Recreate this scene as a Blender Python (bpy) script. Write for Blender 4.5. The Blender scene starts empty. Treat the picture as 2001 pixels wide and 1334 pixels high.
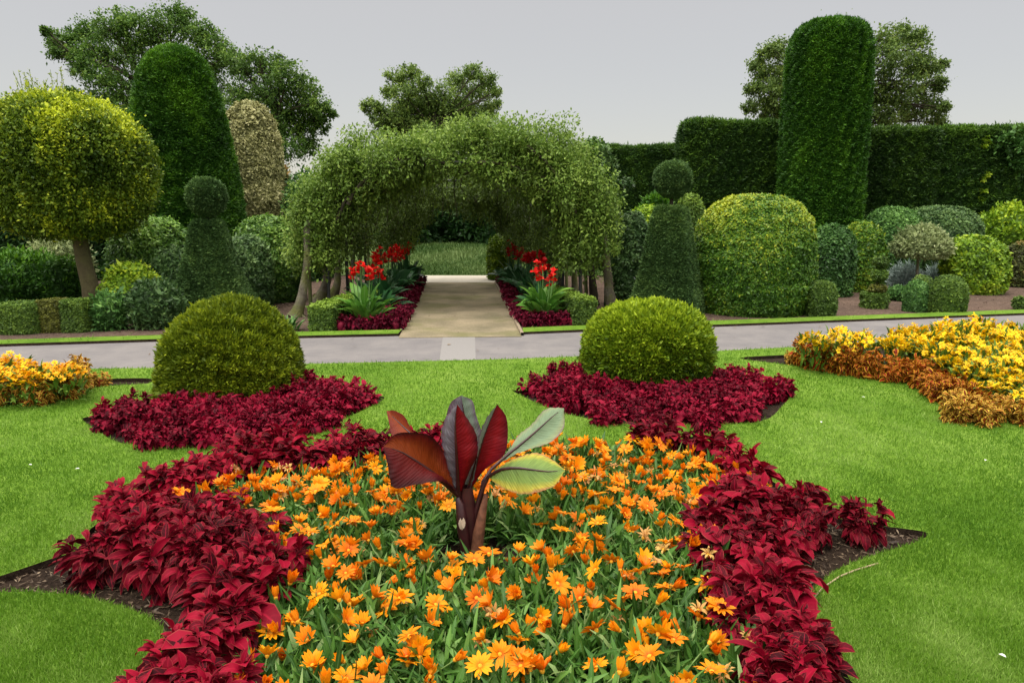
import bpy, math, random
import numpy as np

random.seed(7)
RNG = np.random.default_rng(11)
S = bpy.context.scene
COL = S.collection
R = math.radians

# ------------------------------------------------------------------ camera, sky, sun, exposure
H, PITCH, FPX, CX, CY = 1.8, R(10.3), 1400.0, 1000.5, 667.0
cam_d = bpy.data.cameras.new('camera'); cam = bpy.data.objects.new('camera', cam_d); COL.objects.link(cam)
cam_d.sensor_width = 36.0; cam_d.lens = 36.0 * FPX / 2001.0
cam_d.clip_start = 0.05; cam_d.clip_end = 800
cam.location = (0, 0, H); cam.rotation_euler = (R(90) - PITCH, 0, 0)
S.camera = cam

SUN_EL, SUN_AZ = R(66), R(-140)       # azimuth measured from +Y (the view) clockwise
w = bpy.data.worlds.new("World"); S.world = w; w.use_nodes = True
nt = w.node_tree; nt.nodes.clear()
def wn(t): return nt.nodes.new(t)
sky = wn('ShaderNodeTexSky'); sky.sky_type = 'NISHITA'; sky.sun_disc = False
sky.sun_elevation = SUN_EL; sky.sun_rotation = SUN_AZ
b1 = wn('ShaderNodeBackground'); b1.inputs['Strength'].default_value = 0.05
nt.links.new(sky.outputs[0], b1.inputs['Color'])
tc = wn('ShaderNodeTexCoord'); sep = wn('ShaderNodeSeparateXYZ'); nt.links.new(tc.outputs['Generated'], sep.inputs[0])
no = wn('ShaderNodeTexNoise'); no.inputs['Scale'].default_value = 2.2; no.inputs['Detail'].default_value = 3
nt.links.new(tc.outputs['Generated'], no.inputs['Vector'])
ad = wn('ShaderNodeMath'); ad.operation = 'MULTIPLY_ADD'; ad.inputs[1].default_value = 0.10; nt.links.new(no.outputs['Fac'], ad.inputs[0]); nt.links.new(sep.outputs['Z'], ad.inputs[2])
rp = wn('ShaderNodeValToRGB')
rp.color_ramp.elements[0].position = 0.05; rp.color_ramp.elements[0].color = (0.47, 0.42, 0.355, 1)
rp.color_ramp.elements[1].position = 1.0; rp.color_ramp.elements[1].color = (3.3, 3.07, 2.75, 1)
e = rp.color_ramp.elements.new(0.22); e.color = (0.475, 0.43, 0.37, 1)
e = rp.color_ramp.elements.new(0.42); e.color = (0.50, 0.455, 0.395, 1)
nt.links.new(ad.outputs[0], rp.inputs[0])
b2 = wn('ShaderNodeBackground'); b2.inputs['Strength'].default_value = 1.0; nt.links.new(rp.outputs[0], b2.inputs['Color'])
ash = wn('ShaderNodeAddShader'); nt.links.new(b1.outputs[0], ash.inputs[0]); nt.links.new(b2.outputs[0], ash.inputs[1])
wo = wn('ShaderNodeOutputWorld'); nt.links.new(ash.outputs[0], wo.inputs['Surface'])

sl = bpy.data.lights.new('sun', 'SUN'); sl.energy = 1.5; sl.angle = R(14); sl.color = (1.0, 0.965, 0.90)
so = bpy.data.objects.new('sun', sl); COL.objects.link(so)
# direction towards the sun
sd = np.array([math.sin(SUN_AZ) * math.cos(SUN_EL), math.cos(SUN_AZ) * math.cos(SUN_EL), math.sin(SUN_EL)])
from mathutils import Vector
so.rotation_euler = Vector(sd).to_track_quat('Z', 'Y').to_euler()
S.view_settings.view_transform = 'Standard'; S.view_settings.look = 'None'
S.view_settings.exposure = 0.0; S.view_settings.gamma = 1.0
S.cycles.max_bounces = 5; S.cycles.diffuse_bounces = 3; S.cycles.glossy_bounces = 2
S.cycles.transmission_bounces = 3; S.cycles.transparent_max_bounces = 4

# ------------------------------------------------------------------ picture <-> place
cT, sT = math.cos(PITCH), math.sin(PITCH)
def ray(px, py):
    u = (px - CX) / FPX; v = (CY - py) / FPX
    return np.array([u, cT + v * sT, -sT + v * cT])
def G(px, py, z=0.0):
    d = ray(px, py); s = (z - H) / d[2]
    return np.array([d[0] * s, d[1] * s, z])
def at(px, py, Y):
    d = ray(px, py); s = Y / d[1]
    return np.array([d[0] * s, Y, H + d[2] * s])
def mpp(px, py, Y):                      # metres per picture pixel at that depth
    return Y / ray(px, py)[1] / FPX
def poly(pts):                            # picture points (x, y[, height]) -> ground outline
    out = []
    for p in pts:
        q = G(p[0], p[1], p[2] if len(p) > 2 else 0.0); out.append((q[0], q[1]))
    return np.array(out)
def smooth_closed(P, k=5):
    n = len(P); out = []
    for i in range(n):
        p0, p1, p2, p3 = P[i - 1], P[i], P[(i + 1) % n], P[(i + 2) % n]
        for j in range(k):
            t = j / k
            out.append(0.5 * ((2 * p1) + (-p0 + p2) * t + (2 * p0 - 5 * p1 + 4 * p2 - p3) * t * t + (-p0 + 3 * p1 - 3 * p2 + p3) * t ** 3))
    return np.array(out)
def inside(P, Q):                         # points (n,2) inside polygon Q
    x, y = P[:, 0], P[:, 1]; r = np.zeros(len(P), bool); n = len(Q); j = n - 1
    for i in range(n):
        xi, yi = Q[i]; xj, yj = Q[j]
        c = ((yi > y) != (yj > y)) & (x < (xj - xi) * (y - yi) / (yj - yi + 1e-12) + xi)
        r ^= c; j = i
    return r
def scatter(Q, d, rng, tries=9000, avoid=()):
    lo, hi = Q.min(0), Q.max(0); out = np.zeros((0, 2))
    C = rng.uniform(lo, hi, (tries, 2)); C = C[inside(C, Q)]
    acc = []
    for c in C:
        if any((c[0] - a[0]) ** 2 + (c[1] - a[1]) ** 2 < a[2] ** 2 for a in avoid): continue
        if acc:
            A = np.array(acc)
            if ((A - c) ** 2).sum(1).min() < d * d: continue
        acc.append(c)
    return np.array(acc)

# ------------------------------------------------------------------ object helpers
def tag(o, label=None, cat=None, group=None, kind=None):
    if label: o['label'] = label
    if cat: o['category'] = cat
    if group: o['group'] = group
    if kind: o['kind'] = kind
    return o
def empty(name, loc=(0, 0, 0), rz=0.0, sc=1.0):
    o = bpy.data.objects.new(name, None); COL.objects.link(o); o.empty_display_size = 0.1
    o.location = loc; o.rotation_euler = (0, 0, rz); o.scale = (sc, sc, sc); return o
def inst(name, me, parent=None, loc=(0, 0, 0), rot=(0, 0, 0), sc=(1, 1, 1)):
    o = bpy.data.objects.new(name, me); COL.objects.link(o); o.parent = parent
    o.location = loc; o.rotation_euler = rot; o.scale = sc; return o
class Acc:
    def __init__(s): s.V = []; s.Q = []; s.T = []; s.M = []; s.U = []; s.n = 0
    def add(s, V, Q, tone=0.5, mi=0, uv=None):
        V = np.asarray(V, float); Q = np.asarray(Q, int); k = len(Q)
        s.V.append(V); s.Q.append(Q + s.n); s.n += len(V)
        s.T.append(np.broadcast_to(np.asarray(tone, float), (k,))); s.M.append(np.full(k, mi))
        s.U.append(np.zeros((k * 4, 2)) + 0.5 if uv is None else np.asarray(uv).reshape(-1, 2))
    def mesh(s, name, mats, smooth=False):
        V = np.concatenate(s.V); Q = np.concatenate(s.Q); me = bpy.data.meshes.new(name)
        me.vertices.add(len(V)); me.vertices.foreach_set('co', V.astype(np.float32).ravel())
        me.loops.add(4 * len(Q)); me.loops.foreach_set('vertex_index', Q.astype(np.int32).ravel())
        me.polygons.add(len(Q)); me.polygons.foreach_set('loop_start', np.arange(0, 4 * len(Q), 4, dtype=np.int32))
        for m in mats: me.materials.append(m)
        me.polygons.foreach_set('material_index', np.concatenate(s.M).astype(np.int32))
        if smooth: me.polygons.foreach_set('use_smooth', np.ones(len(Q), bool))
        me.update(calc_edges=True)
        a = me.attributes.new('tone', 'FLOAT', 'FACE'); a.data.foreach_set('value', np.concatenate(s.T).astype(np.float32))
        u = me.uv_layers.new(name='UVMap'); u.data.foreach_set('uv', np.concatenate(s.U).astype(np.float32).ravel())
        return me
    def build(s, name, mats, parent=None, smooth=False):
        return inst(name, s.mesh(name, mats if isinstance(mats, (list, tuple)) else [mats], smooth), parent)

def nrm(v): return v / (np.linalg.norm(v, axis=-1, keepdims=True) + 1e-9)
def noise(P, f, seed, k=7):
    r = np.random.default_rng(seed); o = np.zeros(len(P))
    for i in range(k):
        d = nrm(r.normal(size=P.shape[1])) * f * r.uniform(0.6, 1.7); o += np.sin(P @ d + r.uniform(0, 6.28))
    return o / math.sqrt(k / 2.0) / 1.4          # about -1..1
def grid_quads(nu, nv, closed=True):
    q = []
    for i in range(nv - 1):
        for j in range(nu if closed else nu - 1):
            a = i * nu + j; b = i * nu + (j + 1) % nu; q.append((a, b, b + nu, a + nu))
    return np.array(q)
def cards(P, ax, bn, L, W):
    ax = nrm(ax); sd_ = nrm(np.cross(ax, bn)); L = np.asarray(L)[:, None]; W = np.asarray(W)[:, None]
    n = len(P); V = np.empty((n, 4, 3))
    V[:, 0] = P; V[:, 1] = P + ax * L * 0.45 + sd_ * W * 0.5; V[:, 2] = P + ax * L; V[:, 3] = P + ax * L * 0.45 - sd_ * W * 0.5
    return V.reshape(-1, 3), np.arange(4 * n).reshape(-1, 4)
def surf(profile, sx, sy, n=2.0, nseg=56, rot=0.0, lump=0.0, lf=3.0, seed=0, rows=30, lean=(0, 0)):
    pr = np.array(profile, float); d = np.r_[0, np.cumsum(np.hypot(np.diff(pr[:, 0]) * sx, np.diff(pr[:, 1])))]
    t = np.linspace(0, d[-1], rows); r = np.interp(t, d, pr[:, 0]); z = np.interp(t, d, pr[:, 1])
    a = np.linspace(0, 2 * np.pi, nseg, endpoint=False); c, s_ = np.cos(a), np.sin(a)
    rad = (np.abs(c) ** n + np.abs(s_) ** n) ** (-1.0 / n)
    X = rad * c * sx; Yy = rad * s_ * sy
    V = np.empty((rows, nseg, 3)); V[..., 0] = r[:, None] * X; V[..., 1] = r[:, None] * Yy; V[..., 2] = z[:, None]
    V = V.reshape(-1, 3); cr, sr = math.cos(rot), math.sin(rot)
    V[:, :2] = V[:, :2] @ np.array([[cr, sr], [-sr, cr]])
    Q = grid_quads(nseg, rows)
    if lump:
        zc = (V[:, 2].max() + V[:, 2].min()) / 2; N = nrm(V - np.array([0, 0, zc]))
        V = V + N * (lump * noise(V, lf, seed))[:, None]
    zt = V[:, 2] / max(1e-6, V[:, 2].max())
    V[:, 0] += lean[0] * zt; V[:, 1] += lean[1] * zt
    return V, Q
def sample(V, Q, n, rng):
    T = np.concatenate([Q[:, [0, 1, 2]], Q[:, [0, 2, 3]]]); A, B, C = V[T[:, 0]], V[T[:, 1]], V[T[:, 2]]
    cr = np.cross(B - A, C - A); ar = np.linalg.norm(cr, axis=1) / 2
    i = rng.choice(len(T), n, p=ar / ar.sum()); u, v = rng.random(n), rng.random(n); f = u + v > 1; u[f] = 1 - u[f]; v[f] = 1 - v[f]
    P = A[i] + (B - A)[i] * u[:, None] + (C - A)[i] * v[:, None]
    return P, nrm(cr[i]), ar.sum()

# ------------------------------------------------------------------ materials
class NT:
    def __init__(s, name):
        s.m = bpy.data.materials.new(name); s.m.use_nodes = True; s.t = s.m.node_tree; s.t.nodes.clear()
        s.out = s.n('ShaderNodeOutputMaterial'); s.p = s.n('ShaderNodeBsdfPrincipled'); s.l(s.p.outputs[0], s.out.inputs['Surface'])
    def n(s, t, **k):
        o = s.t.nodes.new(t)
        for a, b in k.items(): setattr(o, a, b)
        return o
    def l(s, a, b): s.t.links.new(a, b)
    def noise(s, scale, detail=4, coord='Object', rough=0.6):
        c = s.n('ShaderNodeTexCoord'); x = s.n('ShaderNodeTexNoise'); x.inputs['Scale'].default_value = scale
        x.inputs['Detail'].default_value = detail; x.inputs['Roughness'].default_value = rough
        s.l(c.outputs[coord], x.inputs['Vector']); return x.outputs['Fac']
    def ramp(s, fac, stops):
        r = s.n('ShaderNodeValToRGB'); cr = r.color_ramp
        while len(cr.elements) < len(stops): cr.elements.new(0.5)
        for e_, (p, c) in zip(cr.elements, stops): e_.position = p; e_.color = (*c, 1)
        s.l(fac, r.inputs[0]); return r.outputs[0]
    def mix(s, f, a, b, mode='MIX'):
        x = s.n('ShaderNodeMix', data_type='RGBA', blend_type=mode)
        if isinstance(f, (int, float)): x.inputs[0].default_value = f
        else: s.l(f, x.inputs[0])
        for i, v in ((6, a), (7, b)):
            if isinstance(v, tuple): x.inputs[i].default_value = (*v, 1)
            else: s.l(v, x.inputs[i])
        return x.outputs[2]
    def math(s, op, a, b=0.0, c=0.0):
        x = s.n('ShaderNodeMath', operation=op)
        for i, v in enumerate((a, b, c)):
            if isinstance(v, (int, float)): x.inputs[i].default_value = v
            else: s.l(v, x.inputs[i])
        return x.outputs[0]
    def bump(s, h, strength, dist=0.01):
        b = s.n('ShaderNodeBump'); b.inputs['Strength'].default_value = strength; b.inputs['Distance'].default_value = dist
        s.l(h, b.inputs['Height']); s.l(b.outputs[0], s.p.inputs['Normal'])
    def set(s, rough=0.6, spec=0.3):
        s.p.inputs['Roughness'].default_value = rough; s.p.inputs['Specular IOR Level'].default_value = spec; return s
    def color(s, c):
        if isinstance(c, tuple): s.p.inputs['Base Color'].default_value = (*c, 1)
        else: s.l(c, s.p.inputs['Base Color'])
    def translucent(s, c, f):
        t = s.n('ShaderNodeBsdfTranslucent'); m = s.n('ShaderNodeMixShader'); m.inputs[0].default_value = f
        if isinstance(c, tuple): t.inputs[0].default_value = (*c, 1)
        else: s.l(c, t.inputs[0])
        s.l(s.p.outputs[0], m.inputs[1]); s.l(t.outputs[0], m.inputs[2]); s.l(m.outputs[0], s.out.inputs['Surface'])
def leaf_mat(name, c0, c1, c2, rough=0.5, spec=0.22, tr=0.18, vary=0.12, boost=1.0):
    c1 = tuple(min(.9, x * boost) for x in c1); c2 = tuple(min(.9, x * boost * 1.08) for x in c2)
    t = NT(name).set(rough, spec); a = t.n('ShaderNodeAttribute', attribute_name='tone')
    c = t.ramp(a.outputs['Fac'], [(0.0, c0), (0.5, c1), (1.0, c2)])
    oi = t.n('ShaderNodeObjectInfo'); hs = t.n('ShaderNodeHueSaturation')
    t.l(t.math('MULTIPLY_ADD', oi.outputs['Random'], 2 * vary, 1 - vary), hs.inputs['Value']); t.l(c, hs.inputs['Color'])
    t.color(hs.outputs[0])
    if tr: t.translucent(hs.outputs[0], tr)
    return t.m

# ------------------------------------------------------------------ foliage builder
def grow(acc, V, Q, kind, L, W, cover, seed, tone=None, mi=0, jitter=0.02, core=0.94, core_tone=0.25, offset=(0, 0, 0), cull=True, dens=None):
    """leaves over a clipped surface V,Q (local coordinates, thing standing at offset)"""
    rng = np.random.default_rng(seed)
    _, _, area = sample(V, Q, 10, rng)
    n = int(area * cover / (L * W * 0.5)); P, N, _ = sample(V, Q, n, rng)
    if cull:
        d = nrm(np.array([0, 0, H]) - (P + np.array(offset))); f = (d * N).sum(1)
        keep = (f > -0.3) | (rng.random(n) < 0.2); P, N = P[keep], N[keep]
    if dens is not None:
        k = rng.random(len(P)) < dens(P); P, N = P[k], N[k]
    n = len(P); rnd = rng.normal(size=(n, 3))
    cf = 1.5 / L; cn = noise(P, cf, seed + 9, 9)
    P = P + N * (rng.normal(-0.3, 1, n) * jitter + cn * min(0.35 * L, 1.2 * jitter))[:, None]
    if kind == 'needle':
        ax = nrm(N * 0.75 + rnd * 0.42 + np.array([0, 0, 0.28])); bn = nrm(N + rng.normal(size=(n, 3)) * 0.7)
    elif kind == 'comb':      # yew: twigs lying outward and sideways
        tg = nrm(np.cross(N, np.array([0, 0, 1.0]) + rnd * 0.25)); sg = rng.choice([-1, 1], n)[:, None]
        ax = nrm(tg * sg * 0.62 + N * 0.62 + rnd * 0.42 + np.array([0, 0, 0.1])); bn = nrm(N * 0.5 + np.array([0, 0, .9]) + rng.normal(size=(n, 3)) * 0.5)
    elif kind == 'broad':
        ax = nrm(np.cross(N, rnd) + N * 0.45 + np.array([0, 0, -0.15])); bn = nrm(N * 0.9 + np.array([0, 0, 0.5]) + rng.normal(size=(n, 3)) * 0.45)
    else:                     # loose
        ax = nrm(rnd * 0.8 + N * 0.5 + np.array([0, 0, 0.15])); bn = nrm(N * 0.6 + np.array([0, 0, 0.7]) + rng.normal(size=(n, 3)) * 0.7)
    s = np.exp(rng.normal(0, 0.25, n))
    v, q = cards(P, ax, bn, L * s, W * s)
    tn = 0.45 + rng.normal(0, 0.17, n) + 0.11 * noise(P, 5.0, seed + 5) + 0.09 * cn
    if tone is not None: tn = tn + tone(P, N)
    acc.add(v, q, np.clip(tn, 0, 1), mi)
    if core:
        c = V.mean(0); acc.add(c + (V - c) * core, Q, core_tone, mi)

# leaf colours of the plants
YEW = leaf_mat('yew_needles', (0.013, 0.048, 0.006), (0.036, 0.115, 0.010), (0.13, 0.29, 0.018), boost=1.20)
YEWD = leaf_mat('dark_yew_needles', (0.013, 0.038, 0.007), (0.030, 0.078, 0.012), (0.11, 0.215, 0.02), boost=1.15)
GOLDYEW = leaf_mat('golden_yew_needles', (0.036, 0.068, 0.005), (0.130, 0.185, 0.009), (0.36, 0.42, 0.02), boost=1.10)
LIMEYEW = leaf_mat('lime_yew_needles', (0.035, 0.080, 0.005), (0.12, 0.205, 0.008), (0.32, 0.42, 0.02), boost=1.12)
OBEL = leaf_mat('grey_green_yew', (0.026, 0.060, 0.018), (0.062, 0.125, 0.036), (0.15, 0.24, 0.06), spec=0.15, boost=1.25)
HOLLY = leaf_mat('golden_holly_leaves', (0.028, 0.085, 0.010), (0.078, 0.175, 0.018), (0.31, 0.35, 0.022), rough=0.35, boost=1.28)
LAUREL = leaf_mat('laurel_leaves', (0.018, 0.055, 0.010), (0.058, 0.135, 0.020), (0.20, 0.33, 0.055), rough=0.35, spec=0.3, boost=1.28)
BLUEG = leaf_mat('blue_green_leaves', (0.020, 0.052, 0.016), (0.060, 0.125, 0.036), (0.17, 0.27, 0.085), rough=0.4, spec=0.25, boost=1.28)
SHRUB = leaf_mat('shrub_leaves', (0.025, 0.07, 0.018), (0.055, 0.14, 0.03), (0.14, 0.27, 0.06), rough=0.4, boost=1.28)
LIME = leaf_mat('lime_leaves', (0.05, 0.11, 0.01), (0.15, 0.27, 0.015), (0.38, 0.46, 0.03), rough=0.45, boost=1.28)
BOX = leaf_mat('box_leaves', (0.03, 0.065, 0.012), (0.075, 0.14, 0.022), (0.17, 0.26, 0.03), rough=0.5, boost=1.28)
BOXBROWN = leaf_mat('bronzed_box_leaves', (0.04, 0.05, 0.012), (0.105, 0.115, 0.022), (0.20, 0.22, 0.03), rough=0.5, boost=1.28)
CREAM = leaf_mat('variegated_leaves', (0.09, 0.10, 0.03), (0.30, 0.30, 0.12), (0.60, 0.57, 0.30), rough=0.5, boost=1.10)
GOLDTREE = leaf_mat('golden_holly_tree_leaves', (0.030, 0.066, 0.007), (0.105, 0.170, 0.014), (0.44, 0.49, 0.025), rough=0.45, spec=0.2, boost=1.28)
OAK = leaf_mat('oak_leaves', (0.03, 0.08, 0.016), (0.09, 0.18, 0.03), (0.24, 0.36, 0.055), tr=0.3, boost=1.20)
ASH_ = leaf_mat('pale_tree_leaves', (0.05, 0.10, 0.025), (0.13, 0.21, 0.045), (0.28, 0.37, 0.07), tr=0.3, boost=1.25)
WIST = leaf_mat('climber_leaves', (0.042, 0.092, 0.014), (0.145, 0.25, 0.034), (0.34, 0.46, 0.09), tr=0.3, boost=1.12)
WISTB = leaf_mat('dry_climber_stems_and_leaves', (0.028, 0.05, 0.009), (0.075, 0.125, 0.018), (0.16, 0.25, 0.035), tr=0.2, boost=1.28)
LAV = leaf_mat('lavender_leaves', (0.14, 0.20, 0.17), (0.27, 0.34, 0.31), (0.38, 0.45, 0.43), tr=0.1, boost=1.20)
GREYTREE = leaf_mat('grey_green_leaves', (0.09, 0.13, 0.05), (0.22, 0.27, 0.11), (0.40, 0.44, 0.22), tr=0.2, boost=1.28)
DARKH = leaf_mat('dark_hedge_leaves', (0.012, 0.038, 0.010), (0.022, 0.065, 0.014), (0.05, 0.125, 0.02), boost=1.00)
RUST = leaf_mat('rust_tinged_leaves', (0.05, 0.05, 0.02), (0.10, 0.13, 0.03), (0.30, 0.17, 0.05), boost=1.28)

def bark_mat(name, a, b, c):
    t = NT(name).set(0.85, 0.2); f = t.noise(7, 6); g = t.noise(28, 5)
    t.color(t.mix(t.ramp(t.noise(3.5, 4), [(0.45, (0, 0, 0)), (0.62, (1, 1, 1))]), t.ramp(f, [(0.3, a), (0.7, b)]), c))
    t.bump(g, 0.8, 0.03); return t.m
BARK = bark_mat('grey_bark', (0.10, 0.085, 0.06), (0.26, 0.24, 0.18), (0.14, 0.15, 0.05))
BARKD = bark_mat('dark_bark', (0.03, 0.025, 0.018), (0.08, 0.065, 0.05), (0.06, 0.06, 0.025))
BARKG = bark_mat('smooth_olive_bark', (0.10, 0.085, 0.045), (0.17, 0.145, 0.075), (0.15, 0.14, 0.06))
def plain(name, c, rough=0.6, var=0.25, scale=20, bump=0.2):
    t = NT(name).set(rough, 0.3); f = t.noise(scale, 5)
    t.color(t.ramp(f, [(0.3, tuple(x * (1 - var) for x in c)), (0.7, tuple(min(1, x * (1 + var)) for x in c))])); t.bump(f, bump); return t.m

# ------------------------------------------------------------------ ground, road, path
def lawn_material():
    t = NT('lawn_grass').set(0.9, 0.1)
    big = t.noise(0.9, 4); fine = t.noise(60, 4); mid = t.noise(7, 4)
    c = t.ramp(t.math('ADD', t.math('MULTIPLY', big, 0.6), t.math('MULTIPLY', mid, 0.4)), [(0.36, (0.080, 0.175, 0.014)), (0.52, (0.138, 0.25, 0.026)), (0.66, (0.20, 0.31, 0.055))])
    t.color(t.mix(t.ramp(fine, [(0.35, (0.62, 0.62, 0.62)), (0.65, (1.15, 1.15, 1.1))]), (0, 0, 0), c, 'MIX') if False else t.mix(1.0, c, t.ramp(fine, [(0.3, (0.68, 0.70, 0.65)), (0.7, (1.12, 1.1, 1.05))]), 'MULTIPLY'))
    t.bump(fine, 0.5, 0.01); return t.m
LAWN = lawn_material()
GRASS = leaf_mat('grass_blades', (0.072, 0.180, 0.011), (0.158, 0.312, 0.026), (0.31, 0.45, 0.105), rough=0.5, tr=0.3, vary=0.0)
def soil_material(name, a, b, sc):
    t = NT(name).set(0.95, 0.1); f = t.noise(sc, 8, rough=0.7); g = t.noise(sc * 0.12, 3); h = t.noise(sc * 4, 4)
    c = t.ramp(f, [(0.35, a), (0.68, b)]); t.color(t.mix(1.0, c, t.ramp(g, [(0.3, (0.75, 0.75, 0.78)), (0.7, (1.15, 1.12, 1.1))]), 'MULTIPLY'))
    t.bump(t.math('ADD', f, t.math('MULTIPLY', h, 0.4)), 0.9, 0.03); return t.m
SOIL = soil_material('bare_soil', (0.085, 0.058, 0.042), (0.19, 0.135, 0.105), 14)
DARKSOIL = soil_material('dark_bed_soil', (0.018, 0.012, 0.008), (0.075, 0.052, 0.036), 30)
def sheet(name, pts, z, mat, kind='structure', label=None):
    cu = bpy.data.curves.new(name, 'CURVE'); cu.dimensions = '2D'; cu.fill_mode = 'BOTH'
    for P in pts:
        sp = cu.splines.new('POLY'); sp.points.add(len(P) - 1); sp.use_cyclic_u = True
        for k, p in enumerate(P): sp.points[k].co = (p[0], p[1], 0, 1)
    o = bpy.data.objects.new(name, cu); return o, cu
def flat(name, loops, z0, z1, mat):
    """flat slab with holes between z0 and z1"""
    o, cu = sheet(name + '_outline', loops, 0, mat); cu.extrude = (z1 - z0) / 2
    COL.objects.link(o); dg = bpy.context.evaluated_depsgraph_get()
    me = bpy.data.meshes.new_from_object(o.evaluated_get(dg)); me.name = name
    bpy.data.objects.remove(o); bpy.data.curves.remove(cu)
    me.transform(__import__('mathutils').Matrix.Translation((0, 0, (z0 + z1) / 2)))
    me.materials.clear(); me.materials.append(mat)
    if name in ('lawn', 'turf_strip'):
        me.materials.append(DARKSOIL)
        for p_ in me.polygons: p_.material_index = 0 if p_.normal.z > 0.5 else 1
    b = inst(name, me); tag(b, kind='structure'); return b

a = Acc(); s_ = 260.0
gx = np.linspace(-s_, s_, 27); GX, GY = np.meshgrid(gx, gx); a.add(np.c_[GX.ravel(), GY.ravel(), np.zeros(GX.size)], grid_quads(27, 27, False))
tag(a.build('ground', SOIL), kind='structure')

# road edges read along the picture, carried on past both sides
NEAR = [(-900, 752), (-300, 738), (145, 728), (300, 726), (590, 718), (720, 715), (1000, 708), (1130, 703), (1400, 692), (1560, 684), (1800, 672), (2300, 650)]
FAR = [(-900, 706), (-300, 690), (0, 679), (310, 669), (560, 663), (780, 658), (1020, 655), (1140, 650), (1400, 640), (1740, 627), (2000, 617), (2500, 598)]
near, far = poly(NEAR), poly(FAR)
ROADM = None
t = NT('worn_asphalt').set(0.85, 0.25); f = t.noise(90, 5); g = t.noise(1.7, 6, rough=.7)
c = t.mix(1.0, t.ramp(f, [(0.3, (0.165, 0.155, 0.155)), (0.7, (0.235, 0.225, 0.225))]), t.ramp(g, [(0.32, (0.78, 0.78, 0.80)), (0.68, (1.12, 1.10, 1.07))]), 'MULTIPLY')
t.color(c); t.bump(f, 0.25, 0.004); ROADM = t.m
flat('road', [np.concatenate([near, far[::-1]])], -0.02, 0.012, ROADM)
t = NT('concrete_strip').set(0.85, 0.25); f = t.noise(60, 5); t.color(t.ramp(f, [(0.3, (0.215, 0.205, 0.20)), (0.7, (0.275, 0.265, 0.255))])); t.bump(f, 0.2, 0.004); CONC = t.m
flat('road_patch', [poly([(858, 711), (930, 709), (928, 657), (866, 657)])], 0.0, 0.016, CONC)
# path under the arch
def pathL(Y): p, q = G(780, 660), G(838, 540); k = (Y - p[1]) / (q[1] - p[1]); return p[0] + (q[0] - p[0]) * k
def pathR(Y): p, q = G(1018, 656), G(958, 536); k = (Y - p[1]) / (q[1] - p[1]); return p[0] + (q[0] - p[0]) * k
t = NT('sandy_path').set(0.9, 0.15); f = t.noise(45, 6); g = t.noise(1.6, 4); mo = t.noise(0.9, 3)
c = t.ramp(f, [(0.3, (0.215, 0.18, 0.115)), (0.7, (0.36, 0.305, 0.215))]); c = t.mix(1.0, c, t.ramp(g, [(0.3, (0.62, 0.64, 0.60)), (0.7, (1.15, 1.12, 1.08))]), 'MULTIPLY')
c = t.mix(t.ramp(mo, [(0.50, (0, 0, 0)), (0.66, (0.55, 0.55, 0.55))]), c, (0.13, 0.14, 0.045)); t.color(c); t.bump(f, 0.4, 0.006)
flat('path', [np.array([(pathL(10.1), 10.12), (pathR(10.25), 10.2), (pathR(18.2), 18.2), (pathL(18.2), 18.2)])], -0.02, 0.020, t.m)
t = NT('pale_gravel').set(0.9, 0.15); f = t.noise(50, 6); t.color(t.ramp(f, [(0.3, (0.42, 0.38, 0.31)), (0.7, (0.58, 0.54, 0.46))])); t.bump(f, 0.3, 0.006)
flat('gravel_walk', [np.array([(pathL(18.2) - .25, 18.2), (pathR(18.2) + .25, 18.2), (pathR(20.2) + .3, 20.2), (pathL(20.2) - .3, 20.2)])], -0.02, 0.018, t.m)

# bed outlines (dropped to the ground)
FRONT = smooth_closed(poly([(-120, 1180), (0, 1142, 0), (95, 1098, 0.03), (150, 1060, .08), (175, 1000, .14), (225, 950, .2), (330, 885, .26), (480, 845, .28), (600, 828, .28), (760, 820, .28), (1000, 822, .28), (1200, 822, .28), (1400, 836, .26),
        (1560, 935, .15), (1640, 1000, .08), (1690, 1028, .03), (1760, 1046), (1812, 1056), (1785, 1075), (1700, 1102), (1640, 1127), (1592, 1165), (1576, 1205), (1590, 1262), (1620, 1305), (1660, 1350), (1720, 1600), (200, 1600), (255, 1345),
        (310, 1300), (324, 1265), (306, 1234), (250, 1206), (150, 1181), (60, 1173), (0, 1174)]), 4)
MIDL = smooth_closed(poly([(163, 826), (190, 850), (236, 876), (310, 876), (480, 866), (600, 852), (690, 820), (750, 789), (735, 772, .05), (690, 752, .2), (590, 735, .22), (450, 738, .2), (300, 770, .2), (220, 790, .15)]), 4)
MIDR = smooth_closed(poly([(1000, 770), (1040, 792), (1100, 816), (1200, 835), (1330, 840), (1482, 834), (1530, 800), (1556, 767), (1535, 757, .08), (1480, 740, .2), (1400, 728, .22), (1250, 722, .22), (1130, 712, .2), (1030, 748, .12)]), 4)
YR = smooth_closed(poly([(1445, 706), (1530, 719), (1680, 741), (1790, 762), (1828, 782), (1842, 806), (1838, 836), (1900, 836), (2100, 838), (2500, 850), (2700, 720), (2300, 664), (2001, 668), (1850, 675), (1700, 683), (1560, 698)]), 4)
YL = smooth_closed(poly([(-500, 830), (0, 800), (120, 779), (205, 763), (290, 757), (290, 747), (200, 748), (100, 752), (-100, 760), (-500, 780)]), 4)
HOLES = [FRONT, MIDL, MIDR, YR, YL]
LAWNO = np.concatenate([near, np.array([(14, 3), (14, -4), (-14, -4), (-14, 3)])])
flat('lawn', [LAWNO] + HOLES, -0.02, 0.045, LAWN)
for H_ in HOLES:
    flat('bed_soil', [H_], -0.01, 0.006, DARKSOIL)
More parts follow.
